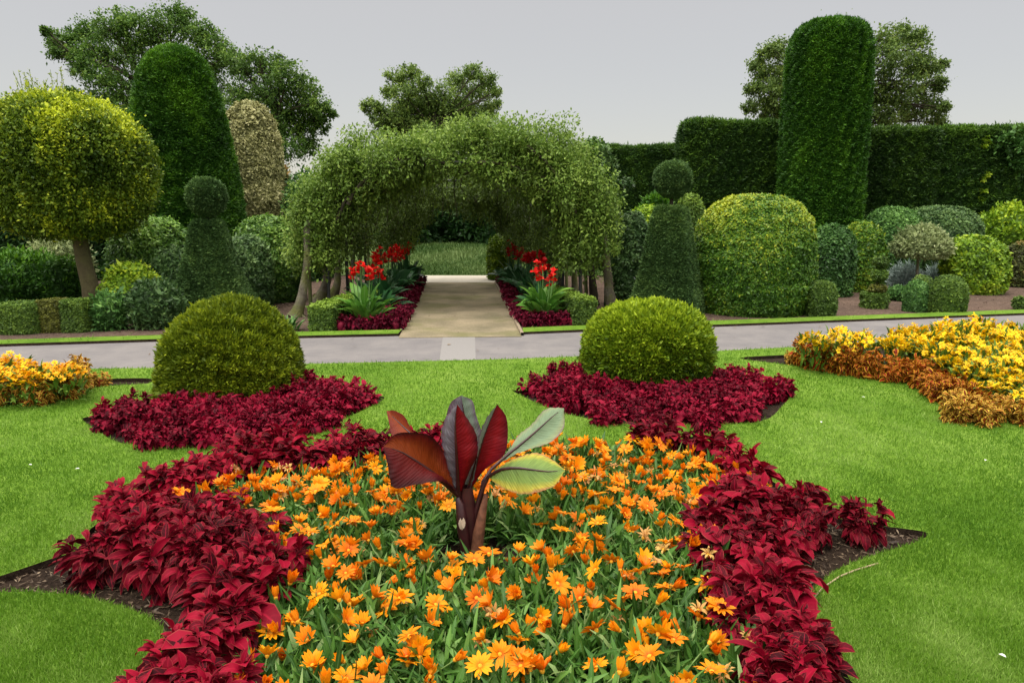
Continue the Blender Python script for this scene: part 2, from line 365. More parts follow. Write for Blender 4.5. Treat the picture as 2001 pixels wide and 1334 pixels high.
# strips of turf between road and shrub beds
def offset_far(a_, b_, w_):
    q = [p for p in FAR if a_ <= p[0] <= b_]; xs = np.array([p[0] for p in FAR]); ys = np.array([p[1] for p in FAR])
    X = np.unique(np.r_[a_, [p[0] for p in q], b_]); Yv = np.interp(X, xs, ys)
    lo = poly(list(zip(X, Yv))); return np.concatenate([lo, (lo + np.array([0.0, w_]))[::-1]])
VL, VR = offset_far(-900, 778, 0.36), offset_far(1022, 2500, 0.40)
LAWN2 = LAWN
flat('turf_strip', [VL], -0.02, 0.05, LAWN2); flat('turf_strip', [VR], -0.02, 0.05, LAWN2)
# grassy rise beyond the arch
a = Acc(); X, Y = np.meshgrid(np.linspace(-9, 7, 41), np.linspace(20.2, 32, 31))
k = np.clip((Y - 20.2) / 6.5, 0, 1); Z = 0.02 + 0.55 * k * k * (3 - 2 * k); a.add(np.c_[X.ravel(), Y.ravel(), Z.ravel()], grid_quads(41, 31, False))
t = NT('rough_grass').set(0.9, 0.1); f = t.noise(9, 6); t.color(t.ramp(f, [(0.3, (0.030, 0.062, 0.014)), (0.7, (0.125, 0.175, 0.055))])); t.bump(f, 0.8, 0.05)
tag(a.build('grass_bank', t.m, smooth=True), kind='structure')

rb = np.random.default_rng(20); n = 45000; Pb = np.c_[rb.uniform(-4.5, 2.5, n), rb.uniform(20.3, 28, n)]; kb = np.clip((Pb[:, 1] - 20.2) / 6.5, 0, 1); zb = 0.015 + 0.55 * kb * kb * (3 - 2 * kb)
azb = rb.uniform(0, 6.283, n); v, q = cards(np.c_[Pb, zb], np.c_[np.cos(azb) * .6, np.sin(azb) * .6, rb.uniform(.3, 1.2, n)], rb.normal(size=(n, 3)), .11 * np.exp(rb.normal(0, .3, n)), np.full(n, .022)); a = Acc(); a.add(v, q, np.clip(.4 + rb.normal(0, .2, n) + .18 * noise(Pb, 1.6, 2), 0, 1))
tag(a.build('bank_grass', leaf_mat('bank_grass_blades', (0.035, 0.09, 0.015), (0.11, 0.19, 0.045), (0.24, 0.32, 0.12), vary=0)), 'rough long grass on the bank seen through the arch', 'grass', kind='stuff')
# mown grass blades
def blades(name, Q, holes, n0, zt, ymax, seed, label, Lm=0.026):
    rng = np.random.default_rng(seed); P = []
    # density falls with the square of the distance
    Yv = 1.0 / rng.uniform(1 / ymax, 1 / 2.25, n0); wd = 0.84 * Yv + 0.5; P = np.c_[rng.uniform(-1, 1, n0) * wd, Yv]
    k = inside(P, Q)
    for h in holes: k &= ~inside(P, h)
    P = P[k]; n = len(P); d = np.hypot(P[:, 1], 1.8)
    P3 = np.c_[P, np.full(n, zt)]; az = rng.uniform(0, 6.283, n) ; el = R(62) + rng.normal(0, 0.32, n)
    ax = np.c_[np.cos(el) * np.cos(az), np.cos(el) * np.sin(az), np.sin(el)]; bn = rng.normal(size=(n, 3))
    L = Lm * np.exp(rng.normal(0, 0.3, n)) * (0.9 + 0.015 * d); W = np.maximum(0.0032, 0.0009 * d) * np.exp(rng.normal(0, .2, n))
    v, q = cards(P3, ax, bn, L, W)
    tn = 0.42 + rng.normal(0, 0.17, n) + 0.15 * noise(P, 2.2, 3) + 0.13 * noise(P, 9, 4) + 0.018 * (d - 3)
    a = Acc(); a.add(v, q, np.clip(tn, 0, 1)); o = a.build(name, GRASS); tag(o, label, 'grass', kind='stuff'); return o
blades('grass', LAWNO, HOLES, 680000, 0.042, 11, 21, 'short mown grass of the lawn round the flower beds')
blades('turf_grass', VL, [], 60000, 0.047, 12.5, 22, 'short mown grass of the turf strip left of the sandy path', 0.03)
blades('turf_grass', VR, [], 60000, 0.047, 14.5, 23, 'short mown grass of the turf strip right of the sandy path', 0.03)

# ------------------------------------------------------------------ clipped shrubs
DOME = [(0.80, 0), (0.93, 0.15), (1.0, 0.38), (0.985, 0.55), (0.90, 0.74), (0.74, 0.88), (0.50, 0.965), (0.25, 0.993), (0.0, 1.0)]
EGG = [(0.86, 0), (0.97, 0.2), (1.0, 0.42), (0.97, 0.6), (0.87, 0.77), (0.69, 0.89), (0.45, 0.965), (0.2, 0.995), (0, 1)]
BELL = [(0.97, 0), (1.0, 0.12), (0.985, 0.28), (0.92, 0.48), (0.80, 0.66), (0.62, 0.82), (0.40, 0.94), (0.2, 0.985), (0, 1)]
BALL = [(0.05, 0), (0.45, 0.06), (0.8, 0.22), (1.0, 0.5), (0.92, 0.75), (0.68, 0.91), (0.35, 0.985), (0, 1)]
BULLET = [(0.93, 0), (1.0, 0.25), (0.99, 0.55), (0.88, 0.78), (0.6, 0.94), (0.3, 0.99), (0, 1)]
BLOCK = [(0.96, 0), (1.0, 0.1), (1.0, 0.93), (0.96, 0.985), (0.88, 1.0), (0.0, 1.0)]
LOOSE = [(0.72, 0), (0.95, 0.18), (1.0, 0.42), (0.92, 0.65), (0.75, 0.83), (0.5, 0.94), (0.25, 0.985), (0, 1.0)]
SEED = [100]
def bush(name, label, cat, cx, w, top, Y, prof, mat, kind='broad', L=0.06, W=0.032, cover=4.0, n=2.0, sq=1.0, lump=0.02, lf=3.0, rot=0.0, jitter=0.02,
         gold=0.0, goldat=0.7, base=0.0, group=None, rows=30, lean=(0, 0), core=0.95, tone=None, parent=None, cull=True):
    """clipped or loose shrub seen at picture x=cx, w pixels wide, its top at picture row 'top', standing Y metres away"""
    if kind == 'broad': L, W, jitter = L * .84, W * .84, jitter * .6
    SEED[0] += 1; sd_ = SEED[0]
    p = at(cx, top, Y); m = mpp(cx, top, Y); eff = 0.9 * jitter + L * (0.18 if kind == 'broad' else 0.42) + 0.5 * lump; h = p[2] - base - eff; r = w / 2 * m - eff
    pr = [(a_, z_ * h) for a_, z_ in prof]
    V, Q = surf(pr, r, r * sq, n, rot=rot, lump=lump, lf=lf, seed=sd_, rows=rows, lean=lean)
    a = Acc(); loc = (p[0], Y, base)
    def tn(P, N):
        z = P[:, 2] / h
        o = gold * np.clip((z - goldat) / (1 - goldat + 1e-6) + 0.35 * noise(P, 4, sd_), -0.3, 1) if gold else 0.0  # golden growth; on plain green domes, top light painted into the leaf tone
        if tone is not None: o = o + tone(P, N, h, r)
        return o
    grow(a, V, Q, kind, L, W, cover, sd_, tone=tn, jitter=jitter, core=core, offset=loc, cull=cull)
    o = a.build(name, mat, parent); o.location = loc
    if label: tag(o, label, cat, group)
    return o

# the two clipped domes in the lawn
bush('golden_yew_dome', 'golden green clipped dome with feathery tip, left one of two in red foliage', 'topiary', 441, 288, 581, 6.85, BELL, GOLDYEW, 'needle', 0.036, 0.013, 7.5, lump=0.02, lf=6,
     gold=0.16, goldat=0.4, jitter=0.012, group='clipped domes in the red beds', rows=40)
bush('lime_yew_dome', 'bright lime green clipped dome, right of the two in the red foliage beds', 'topiary', 1266, 258, 588, 7.3, DOME, LIMEYEW, 'needle', 0.038, 0.016, 6.5, lump=0.025, lf=5,
     gold=0.30, goldat=0.45, jitter=0.014, group='clipped domes in the red beds', rows=40)

# obelisks each carrying a ball on a short stem
def tube(pts, rad, nseg=10, seed=0, bump=0.0):
    P = np.array(pts, float); r = np.array(rad, float); n = len(P); T = np.gradient(P, axis=0); T = nrm(T)
    V = []; ref = np.array([0.0, 0, 1]) if abs(T[0, 2]) < 0.9 else np.array([1.0, 0, 0])
    x = nrm(np.cross(T[0], ref)); rg = np.random.default_rng(seed)
    for i in range(n):
        x = nrm(x - T[i] * (x @ T[i])); y = np.cross(T[i], x); an = np.linspace(0, 2 * np.pi, nseg, endpoint=False)
        rr = r[i] * (1 + bump * rg.normal(size=nseg)); V.append(P[i] + np.outer(np.cos(an) * rr, x) + np.outer(np.sin(an) * rr, y))
    return np.concatenate(V), grid_quads(nseg, n)
def bez(p, q, r_, k=8):
    t_ = np.linspace(0, 1, k)[:, None]; return (1 - t_) ** 2 * np.array(p) + 2 * t_ * (1 - t_) * np.array(q) + t_ ** 2 * np.array(r_)

def obelisk(label, cx, Y, top, wt, wb, ballc, br, rot, flare):
    b = at(cx, top, Y); m = mpp(cx, top, Y); h = b[2]
    root = empty('obelisk_topiary', (b[0], Y, 0)); tag(root, label, 'topiary', 'ball topped obelisk topiaries')
    k = 1 / 1.10 if flare else 1 / 1.22
    pr = [(wb / 2 * k * m, 0), (wb / 2 * k * m * (0.965 if not flare else 0.90), 0.12 * h)]
    for f in (0.3, 0.5, 0.7, 0.85, 0.965):
        e_ = f ** (0.72 if flare else 0.95); pr.append(((wb + (wt - wb) * e_) / 2 * k * m, f * h))
    pr += [(wt / 2 * k * m * 0.95, 0.99 * h), (wt / 2 * k * m * 0.85, h), (0, h)]
    V, Q = surf(pr, 1, 1, 7.0, rot=rot, lump=0.012, lf=4, seed=cx, rows=44)
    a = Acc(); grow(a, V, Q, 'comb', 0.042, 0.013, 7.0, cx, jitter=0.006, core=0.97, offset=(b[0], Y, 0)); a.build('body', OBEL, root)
    c = at(ballc[0], ballc[1], Y); R_ = br * m
    V, Q = surf([(p_ * R_, (z_ - 0.5) * 2 * R_ * 0.97) for p_, z_ in BALL], 1, 1, seed=cx, lump=0.01, lf=5)
    V = V + np.array([c[0] - b[0], 0, c[2]])
    a = Acc(); grow(a, V, Q, 'comb', 0.040, 0.013, 7.0, cx + 1, jitter=0.008, core=0.96, offset=(b[0], Y, 0)); a.build('ball', OBEL, root)
    v, q = tube([(0, 0, h - 0.08), (0.01, 0, (h + c[2]) / 2), (c[0] - b[0], 0, c[2])], [0.035, 0.03, 0.03], 8, 1, 0.05); a = Acc(); a.add(v, q); a.build('stem', BARKD, root)
obelisk('dark green topiary obelisk with a slightly squashed ball, beside the tall leaning column', 406, 12.2, 433, 54, 186, (405, 386), 36.5, R(9), True)
obelisk('dark green topiary obelisk with a round ball, beside the big round golden shrub', 1311, 12.6, 405, 66, 156, (1315, 351), 34, R(-27), False)

# tall yew columns and hedges
bush('yew_column', 'tall clipped yew column with tapering sides and rounded top, behind the golden round tree', 'topiary', 352, 210, 84, 17.0,
     [(1.0, 0), (1.0, 0.35), (0.95, 0.5), (0.86, 0.66), (0.76, 0.8), (0.64, 0.9), (0.47, 0.96), (0.24, 0.99), (0, 1)], YEW, 'comb', 0.062, 0.0155, 6.0, lump=0.04, lf=2, jitter=0.02, gold=0.18, goldat=0.45, lean=(-0.20, 0), rows=60, group='tall yew columns')
bush('yew_column', 'tallest clipped yew column with straight sides, rising from the long dark hedge', 'topiary', 1626, 160, 38, 19.0,
     [(1.0, 0), (1.0, 0.6), (0.99, 0.8), (0.95, 0.9), (0.85, 0.955), (0.65, 0.985), (0.35, 0.997), (0, 1)], YEW, 'comb', 0.062, 0.0155, 6.0, n=2.6, lump=0.04, lf=2, jitter=0.02, gold=0.05, goldat=0.8, rows=60, group='tall yew columns')
bush('holly_column', 'cream variegated clipped column with domed top, beside the tall leaning yew', 'topiary', 484, 138, 196, 19.5,
     [(1.0, 0), (1.0, 0.5), (0.95, 0.66), (0.84, 0.8), (0.66, 0.91), (0.4, 0.975), (0.2, 0.993), (0, 1)], CREAM, 'broad', 0.085, 0.044, 4.5, lump=0.06, lf=3, jitter=0.05, rows=40)

def hedge(label, x0, x1, top, Y, th, mat, n=9.0, seed=1, end=0.0, xr=None, name='yew_hedge', group='long dark hedges at the back', L=0.08, W=0.018, cover=4.5):
    p0, p1 = at(x0, top, Y), at(x1, top, Y); h = p0[2]; hw = (p1[0] - p0[0]) / 2; c = (p0[0] + p1[0]) / 2
    V, Q = surf([(1, 0), (1, h * 0.9 - end * 0.5), (0.995, h - 0.12 - end * 0.3), (0.985 - 0.05 * end, h - 0.02 - end * 0.1), (0.93 - 0.12 * end, h), (0, h)], hw, th, n, nseg=120, rows=44, lump=0.05, lf=1.6, seed=seed)
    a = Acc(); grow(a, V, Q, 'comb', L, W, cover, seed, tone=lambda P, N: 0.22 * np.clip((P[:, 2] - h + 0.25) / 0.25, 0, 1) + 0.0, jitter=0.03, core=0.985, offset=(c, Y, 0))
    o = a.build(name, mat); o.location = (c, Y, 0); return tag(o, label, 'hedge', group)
hedge('lower stretch of clipped dark yew hedge right of the climber arch', 1120, 1352, 291, 22.0, 0.7, YEWD, seed=31)
hedge('higher stretch of dark yew hedge with a rounded shoulder, left of the tallest column', 1336, 1600, 242, 20.6, 0.75, YEWD, seed=32, end=0.6, n=6)
hedge('short stretch of dark yew hedge just right of the tallest column', 1640, 1812, 258, 20.4, 0.75, YEWD, seed=33)
hedge('dark yew hedge with trailing climber at the right end of the garden', 1806, 2700, 253, 20.6, 0.75, YEWD, seed=34, n=16)
hedge('dark laurel hedge behind the shrubs under the golden round tree', -420, 640, 432, 19.5, 0.6, DARKH, seed=35, n=16, name='laurel_hedge', L=0.12, W=0.05, cover=3)

T_ = 'topiary'; SB = 'shrub'
gb = 'shrubs in the right border'; gl = 'shrubs in the left border'
# right border
bush('golden_holly_dome', 'big round golden holly topiary yellowing over its top, right of the right obelisk', T_, 1480, 240, 374, 13.1, EGG, HOLLY, 'broad', 0.05, 0.028, 4.5, lump=0.03, lf=4, gold=0.34, goldat=0.62, jitter=0.022, rows=44)
bush('green_dome_shrub', 'green clipped dome shrub touching the big golden holly', T_, 1630, 96, 438, 15.5, EGG, SHRUB, 'broad', 0.075, 0.038, 4, gold=0.15, group=gb)
bush('golden_dome_shrub', 'green dome shrub with golden top just behind the little bullet and tiered topiary', T_, 1688, 92, 432, 16.4, EGG, HOLLY, 'broad', 0.08, 0.04, 4, gold=0.25, goldat=0.6, group=gb)
bush('green_dome_shrub', 'large mid green rounded dome in front of the dark hedge, left of the bluish one', T_, 1748, 126, 401, 18.3, DOME, SHRUB, 'broad', 0.075, 0.038, 4, lump=0.05, gold=.18, goldat=.5, group=gb)  # gold here is top light painted on the dome, not golden leaves
bush('blue_green_dome_shrub', 'large bluish dark green rounded dome in front of the dark hedge', T_, 1838, 172, 400, 18.6, DOME, BLUEG, 'broad', 0.075, 0.038, 4, lump=0.06, gold=.15, goldat=.5, group=gb)  # upper half coloured paler to paint in light from above
bush('lime_shrub', 'loose bright yellow green shrub at the right edge below the dark hedge', SB, 1975, 152, 394, 18.8, LOOSE, LIME, 'loose', 0.10, 0.055, 3.2, lump=0.12, lf=3, jitter=0.08, gold=0.2, group=gb)
bush('lime_dome_shrub', 'round pale yellow green shrub standing on bare soil at the right', T_, 1912, 120, 456, 16.1, EGG, LIME, 'broad', 0.085, 0.05, 3.8, lump=0.04, jitter=0.03, gold=0.12, group=gb)
bush('rust_topped_shrub', 'dark shrub with a rusty top at the right edge', SB, 2000, 66, 470, 17.4, DOME, RUST, 'broad', 0.085, 0.045, 4, gold=0.6, goldat=0.86, group=gb)
bush('box_bullet', 'lone bullet shaped box bush at the foot of the big golden holly', T_, 1608, 56, 549, 12.35, BULLET, BOX, 'broad', 0.04, 0.022, 4.5, lump=0.008, jitter=0.008, gold=0.15, group=gb)
bush('box_bullet', 'slimmer of the paired bullet box bushes behind the yellow flowers', T_, 1793, 46, 547, 13.0, BULLET, SHRUB, 'broad', 0.04, 0.022, 4.5, lump=0.008, jitter=0.008, group=gb)
bush('box_bullet', 'broader of the paired bullet box bushes behind the yellow flowers', T_, 1856, 70, 538, 12.8, BULLET, BOX, 'broad', 0.04, 0.022, 4.5, lump=0.01, jitter=0.008, group=gb)
bush('box_ball', 'small box ball peeping out behind the paired bullet bushes', T_, 1804, 44, 536, 13.7, DOME, BOX, 'broad', 0.045, 0.025, 4, lump=0.01, gold=0.2, group=gb)
bush('low_box_mound', 'low round box mound on the soil at the right edge', T_, 1996, 42, 573, 13.3, DOME, BOX, 'broad', 0.05, 0.028, 4, lump=0.03, gold=0.2, group=gb)
bush('low_green_mound', 'low dark green mound beside the lavender', SB, 1760, 56, 556, 14.6, LOOSE, SHRUB, 'loose', 0.05, 0.02, 3.5, lump=0.03, group=gb)
bush('lavender', 'grey blue lavender clump under the little umbrella tree', SB, 1770, 66, 515, 16.8, LOOSE, LAV, 'needle', 0.11, 0.018, 4, lump=0.06, jitter=0.05, group=gb)
bush('lavender', 'pale grey lavender clump between the umbrella tree and the pale round shrub', SB, 1836, 62, 516, 16.7, LOOSE, LAV, 'needle', 0.11, 0.018, 4, lump=0.06, jitter=0.05, group=gb)
bush('dark_glossy_shrub', 'dark glossy shrub between the climber arch and the right obelisk', SB, 1238, 84, 410, 14.0, EGG, BLUEG, 'broad', 0.075, 0.04, 3.8, lump=0.05, jitter=0.04, group=gb)
bush('golden_dome_shrub', 'golden green dome peeping out left behind the right obelisk', T_, 1266, 96, 398, 16.2, DOME, LIME, 'broad', 0.075, 0.04, 4, gold=0.1, group=gb)
bush('green_dome_shrub', 'green dome peeping out right behind the right obelisk', T_, 1350, 66, 376, 16.0, DOME, BOX, 'broad', 0.07, 0.035, 4, gold=0.25, group=gb)
bush('yew_mound', 'dark yew mound under the ball of the right obelisk', T_, 1283, 80, 378, 17.6, DOME, YEW, 'comb', 0.1, 0.024, 4, gold=0.3, group=gb)
# left border
bush('loose_yew', 'dark loose yew with bright tips at the left edge behind the low hedge', SB, 40, 190, 486, 13.6, LOOSE, YEW, 'loose', 0.09, 0.032, 4, lump=0.10, lf=2.5, jitter=0.07, gold=0.35, goldat=0.7, group=gl)
bush('loose_yew', 'dark round yew with a golden crown behind the low hedge, left of the leaning trunk', SB, 112, 96, 494, 13.2, LOOSE, YEW, 'loose', 0.075, 0.026, 4, lump=0.06, jitter=0.05, gold=0.35, goldat=0.75, group=gl)
bush('box_hedge_block', 'dark green low clipped hedge block at the left end of three', 'hedge', 44, 84, 590, 10.75, BLOCK, DARKH if False else BOX, 'broad', 0.032, 0.018, 4.5, n=3.2, lump=0.012, jitter=0.008, group='low clipped hedge blocks')
bush('box_hedge_block', 'brownish low clipped hedge block in the middle of three', 'hedge', 103, 56, 583, 10.8, BLOCK, BOXBROWN, 'broad', 0.032, 0.018, 4.5, n=3.2, lump=0.012, jitter=0.008, group='low clipped hedge blocks')
bush('box_hedge_block', 'fresh green low clipped hedge block at the right end of three', 'hedge', 148, 56, 582, 10.8, BLOCK, BOX, 'broad', 0.032, 0.018, 4.5, n=3.2, lump=0.012, jitter=0.008, gold=0.1, goldat=0.2, group='low clipped hedge blocks')
bush('broadleaf_shrub', 'mid green broad leaved shrub next to the low clipped hedge blocks', SB, 207, 90, 566, 11.0, LOOSE, SHRUB, 'loose', 0.07, 0.032, 3.6, lump=0.06, jitter=0.04, group=gl)
bush('lime_shrub', 'yellow green shrub with bright leaves right of the leaning trunk', SB, 250, 118, 506, 12.2, LOOSE, LIME, 'broad', 0.085, 0.042, 3.2, lump=0.08, jitter=0.05, gold=0.2, goldat=0.5, group=gl)
bush('broadleaf_shrub', 'rounded grey green shrub just left of the left obelisk', SB, 303, 124, 541, 11.2, LOOSE, BLUEG, 'loose', 0.07, 0.03, 3.6, lump=0.07, jitter=0.04, group=gl)
bush('laurel_dome', 'large dark laurel dome behind the yellow green shrub', SB, 292, 162, 423, 14.4, DOME, LAUREL, 'broad', 0.09, 0.042, 3.6, lump=0.06, jitter=0.05, gold=.22, goldat=.5, group=gl)  # paler crown: light from above put into the leaf colour
bush('small_dark_shrub', 'small dark shrub tucked under the laurel dome left of the left obelisk', SB, 330, 88, 482, 12.9, LOOSE, BLUEG, 'broad', 0.075, 0.035, 3.5, lump=0.05, jitter=0.04, group=gl)
bush('laurel_dome', 'shiny clipped laurel dome between the left obelisk and the climber arch', SB, 520, 140, 420, 14.6, DOME, LAUREL, 'broad', 0.07, 0.035, 4, lump=0.03, jitter=0.025, gold=.22, goldat=.5, group=gl)  # gold paints a top-lit crown on plain laurel
bush('blue_green_dome_shrub', 'bluish green dome close right of the left obelisk', SB, 478, 92, 462, 13.4, DOME, BLUEG, 'broad', 0.07, 0.034, 4, lump=0.04, jitter=0.03, gold=.15, goldat=.5, group=gl)  # lit top painted by the leaf tone
bush('variegated_shrub', 'dull cream and green shrub in the shade under the golden round tree', SB, 95, 150, 446, 16.0, LOOSE, GREYTREE, 'loose', 0.08, 0.045, 3, lump=0.10, jitter=0.08, group=gl)
bush('dark_shrub', 'dark green shrub left of the top of the climber arch', SB, 590, 92, 322, 19.0, LOOSE, SHRUB, 'loose', 0.10, 0.05, 3.2, lump=0.12, jitter=0.08, group=gl)
bush('dark_shrub', 'dark narrow shrub between the cream column and the climber arch', SB, 556, 50, 352, 20.0, LOOSE, DARKH, 'loose', 0.10, 0.045, 3.2, lump=0.10, jitter=0.08, group=gl)
bush('rust_topped_shrub', 'brownish thin shrub peeping out above the dark one beside the cream column', SB, 556, 46, 308, 22.0, LOOSE, RUST, 'loose', 0.10, 0.045, 2.5, lump=0.12, jitter=0.1, gold=0.4, goldat=0.4, group=gl)
# seen through and beside the arch
bush('round_box', 'bright green round bush half hidden by the inner right end of the arch', T_, 977, 56, 456, 19.0, EGG, LIMEYEW, 'broad', 0.075, 0.038, 4, lump=0.02)
for i, (cx_, w_, tp_, Y_) in enumerate([(770, 170, 330, 27.5), (850, 150, 300, 28.4), (925, 160, 310, 28.0), (1010, 170, 325, 27.2), (1110, 180, 320, 28.6), (690, 170, 320, 28.8)]):
    bush('dark_shrub', ['dark shrub on the grass bank seen through the left of the arch', 'dark shrub on the grass bank seen through the middle of the arch, farther back', 'dark shrub on the grass bank right of middle through the arch',
         'dark shrub on the grass bank at the right inner edge of the arch', 'dark shrub hidden mostly by the right flank of the arch', 'dark shrub hidden mostly by the left flank of the arch'][i], SB, cx_, w_, tp_, Y_, LOOSE, DARKH, 'loose', 0.16, 0.08, 3.0, lump=0.25, lf=1.6, jitter=0.12, base=0.3, group='dark shrubs beyond the arch')
# low box blocks either side of the path
def block(label, xl, xr, ytop, ybase, depth, twist, seed, lab2='low clipped hedges at the arch'):
    b = G((xl + xr) / 2, ybase); m = mpp((xl + xr) / 2, ybase, b[1]); hw = (xr - xl) / 2 * m; h = at((xl + xr) / 2, ytop, b[1])[2]
    V, Q = surf([(a_, z_ * h) for a_, z_ in BLOCK], hw, depth / 2, 14, nseg=72, rows=34, lump=0.008, lf=4, seed=seed)
    V[:, 1] += depth / 2; V[:, 0] += twist * V[:, 1]
    a = Acc(); grow(a, V, Q, 'broad', 0.036, 0.02, 5, seed, jitter=0.006, core=0.985, offset=(b[0], b[1], 0), tone=lambda P, N: 0.42 * (N[:, 2] > 0.7)); o = a.build('box_hedge_block', BOX); o.location = (b[0], b[1], 0)  # upward faces get a paler tone: top light painted into the leaves
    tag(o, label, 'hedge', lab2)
block('box cut hedge block with flat top tinted top-lit yellow green, left of the sandy path', 602, 652, 597, 648, 2.2, 0.18, 61)
block('box cut hedge block with flat top tinted top-lit yellow green, right of the sandy path', 1122, 1167, 584, 637, 2.6, -0.26, 62)
# tiered box topiary
p0 = G(1707, 601); Yt = p0[1]; mt = mpp(1707, 580, Yt)
tt = empty('tiered_topiary', (p0[0], Yt, 0)); tag(tt, 'small tiered box topiary with cube base, saucer and two balls on one stem', 'topiary')
def tier(nm, cx_, cy_, w_, h_, prof, n_, sd_, mat):
    c_ = at(cx_, cy_ + h_ / 2, Yt); V, Q = surf([(a_, z_ * h_ * mt) for a_, z_ in prof], w_ / 2 * mt, w_ / 2 * mt, n_, seed=sd_); off = np.array([c_[0] - p0[0], 0, max(0, c_[2])])
    a = Acc(); grow(a, V + off, Q, 'broad', 0.04, 0.022, 4, sd_, jitter=0.008, offset=(p0[0], Yt, 0)); a.build(nm, mat, tt)
tier('base_block', 1707, 588, 40, 28, BLOCK, 6, 71, BOX); tier('saucer', 1714, 565, 28, 18, BALL, 2, 72, BOXBROWN); tier('ball', 1717, 537, 27, 26, BALL, 2, 73, BOX); tier('ball', 1720, 512, 26, 20, BALL, 2, 74, BOX)
a = Acc(); v, q = tube([at(1709, 582, Yt) - np.array([p0[0], Yt, 0]), at(1714, 555, Yt) - np.array([p0[0], Yt, 0]), at(1718, 525, Yt) - np.array([p0[0], Yt, 0])], [0.02, 0.016, 0.014], 6); a.add(v, q); a.build('stem', BARK, tt)

# ------------------------------------------------------------------ trees
def foliage_blob(acc, c, r, L, W, nclump, nleaf, rng, kind=1.0, mi=0, flat_=0.8, base_tone=0.42):
    d = nrm(rng.normal(size=(nclump, 3))) * (rng.random(nclump) ** 0.4)[:, None] * r; d[:, 2] *= flat_
    cc = c + d; rs = r * rng.uniform(0.22, 0.42, nclump)
    idx = np.repeat(np.arange(nclump), nleaf); n = len(idx)
    g = nrm(rng.normal(size=(n, 3))) * (rng.random(n) ** 0.6)[:, None] * np.exp(rng.normal(0.05, .42, n))[:, None]; g[:, 2] *= 0.75
    P = cc[idx] + g * rs[idx][:, None]
    u_ = rng.random(n) < 0.22; P[u_] = c + nrm(rng.normal(size=(u_.sum(), 3))) * (rng.random(u_.sum()) ** 0.4 * r * 1.12)[:, None]
    ax = nrm(g * 0.7 + rng.normal(size=(n, 3)) * 0.7 + np.array([0, 0, -0.2])); bn = nrm(np.array([0, 0, 1.0]) + rng.normal(size=(n, 3)) * 0.65)
    s = np.exp(rng.normal(0, .25, n)); v, q = cards(P, ax, bn, L * s, W * s)
    tn = base_tone + (rng.normal(0, 0.13, nclump))[idx] + rng.normal(0, 0.13, n) + 0.10 * g[:, 2]
    acc.add(v, q, np.clip(tn, 0, 1), mi)
def tree(label, Y, trunk_px, trunk_r, blobs, mat, bark, L, W, dens=1.0, seed=1, name='tree', cat='tree', group=None, fork=None, dy=1.0, tone=0.42):
    rng = np.random.default_rng(seed); pts = [at(x, y, Y) for x, y in trunk_px]; b = pts[0].copy(); b[2] = 0.0
    root = empty(name, tuple(b)); tag(root, label, cat, group)
    a = Acc(); pts = [b] + pts[1:] if trunk_px[0][1] < 5000 else pts
    pp = np.concatenate([bez(pts[i], (pts[i] + pts[i + 1]) / 2 + rng.normal(size=3) * 0.05, pts[i + 1], 5) for i in range(len(pts) - 1)])
    keep = np.r_[True, np.linalg.norm(np.diff(pp, axis=0), axis=1) > 1e-4]; pp = pp[keep]
    rr = np.linspace(trunk_r, trunk_r * 0.5, len(pp)); rr[0] *= 1.5; rr[1] *= 1.15
    v, q = tube(pp - b, rr, 12, seed, 0.04); a.add(v, q)
    top = pts[-1]; cr = Acc()
    for i, bl in enumerate(blobs):
        m = mpp(bl[0], bl[1], Y); c = at(bl[0], bl[1], Y + (bl[3] if len(bl) > 3 else rng.uniform(-dy, dy))); r = bl[2] * m
        st = pp[int(rng.uniform(0.55, 1.0) * (len(pp) - 1))]; mid = (st + c) / 2 + np.array([rng.normal() * 0.2, rng.normal() * 0.2, rng.uniform(-0.1, 0.5)])
        bp = bez(st, mid, c, 8); v, q = tube(bp - b, np.linspace(trunk_r * 0.22, 0.015, 8), 6, seed + i, 0.03); a.add(v, q)
        for k in range(5):
            e_ = c + nrm(rng.normal(size=3)) * r * 0.85; s2 = bp[int(rng.integers(4, 8))]
            v, q = tube(bez(s2, (s2 + e_) / 2 + rng.normal(size=3) * 0.08, e_, 5) - b, np.linspace(trunk_r * 0.06 + 0.006, 0.006, 5), 5); a.add(v, q)
        foliage_blob(cr, c - b, r, L, W, max(6, int(26 * dens * (r / 1.0) ** 1.7 + 7)), 78, rng, base_tone=tone)
    a.build('trunk', bark, root, smooth=True); cr.build('crown', mat, root); return root
tree('large spreading oak behind the tall leaning yew column', 30, [(300, 420), (300, 250), (290, 150)], 0.45,
     [(112, 78, 22), (112, 102, 18), (135, 90, 30), (165, 62, 30), (180, 100, 30), (165, 135, 28), (150, 115, 22), (215, 52, 30), (240, 38, 24), (225, 95, 42), (270, 60, 40), (320, 50, 42), (352, 25, 22), (375, 55, 30), (300, 110, 60), (400, 70, 28), (420, 100, 35), (450, 115, 26), (385, 120, 45),
      (210, 160, 40), (195, 205, 30), (240, 215, 50), (165, 200, 22), (200, 250, 40), (255, 270, 45), (300, 200, 70), (330, 300, 60), (415, 170, 50), (420, 250, 50), (140, 183, 16), (90, 62, 10)], OAK, BARKD, 0.085, 0.062, 1.5, 41, group='trees behind the garden')
tree('rounded leafy tree right of the cream variegated column', 27, [(545, 400), (540, 300), (545, 200)], 0.32,
     [(470, 130, 30), (500, 118, 28), (530, 128, 32), (565, 150, 34), (595, 172, 30), (615, 200, 28), (635, 218, 18), (650, 222, 8), (625, 240, 24), (540, 180, 45), (580, 210, 42), (500, 180, 45), (560, 250, 45), (605, 255, 28), (600, 285, 25), (520, 250, 40), (560, 290, 35), (470, 200, 35)], OAK, BARKD, 0.08, 0.058, 1.4, 42, group='trees behind the garden', tone=0.46)
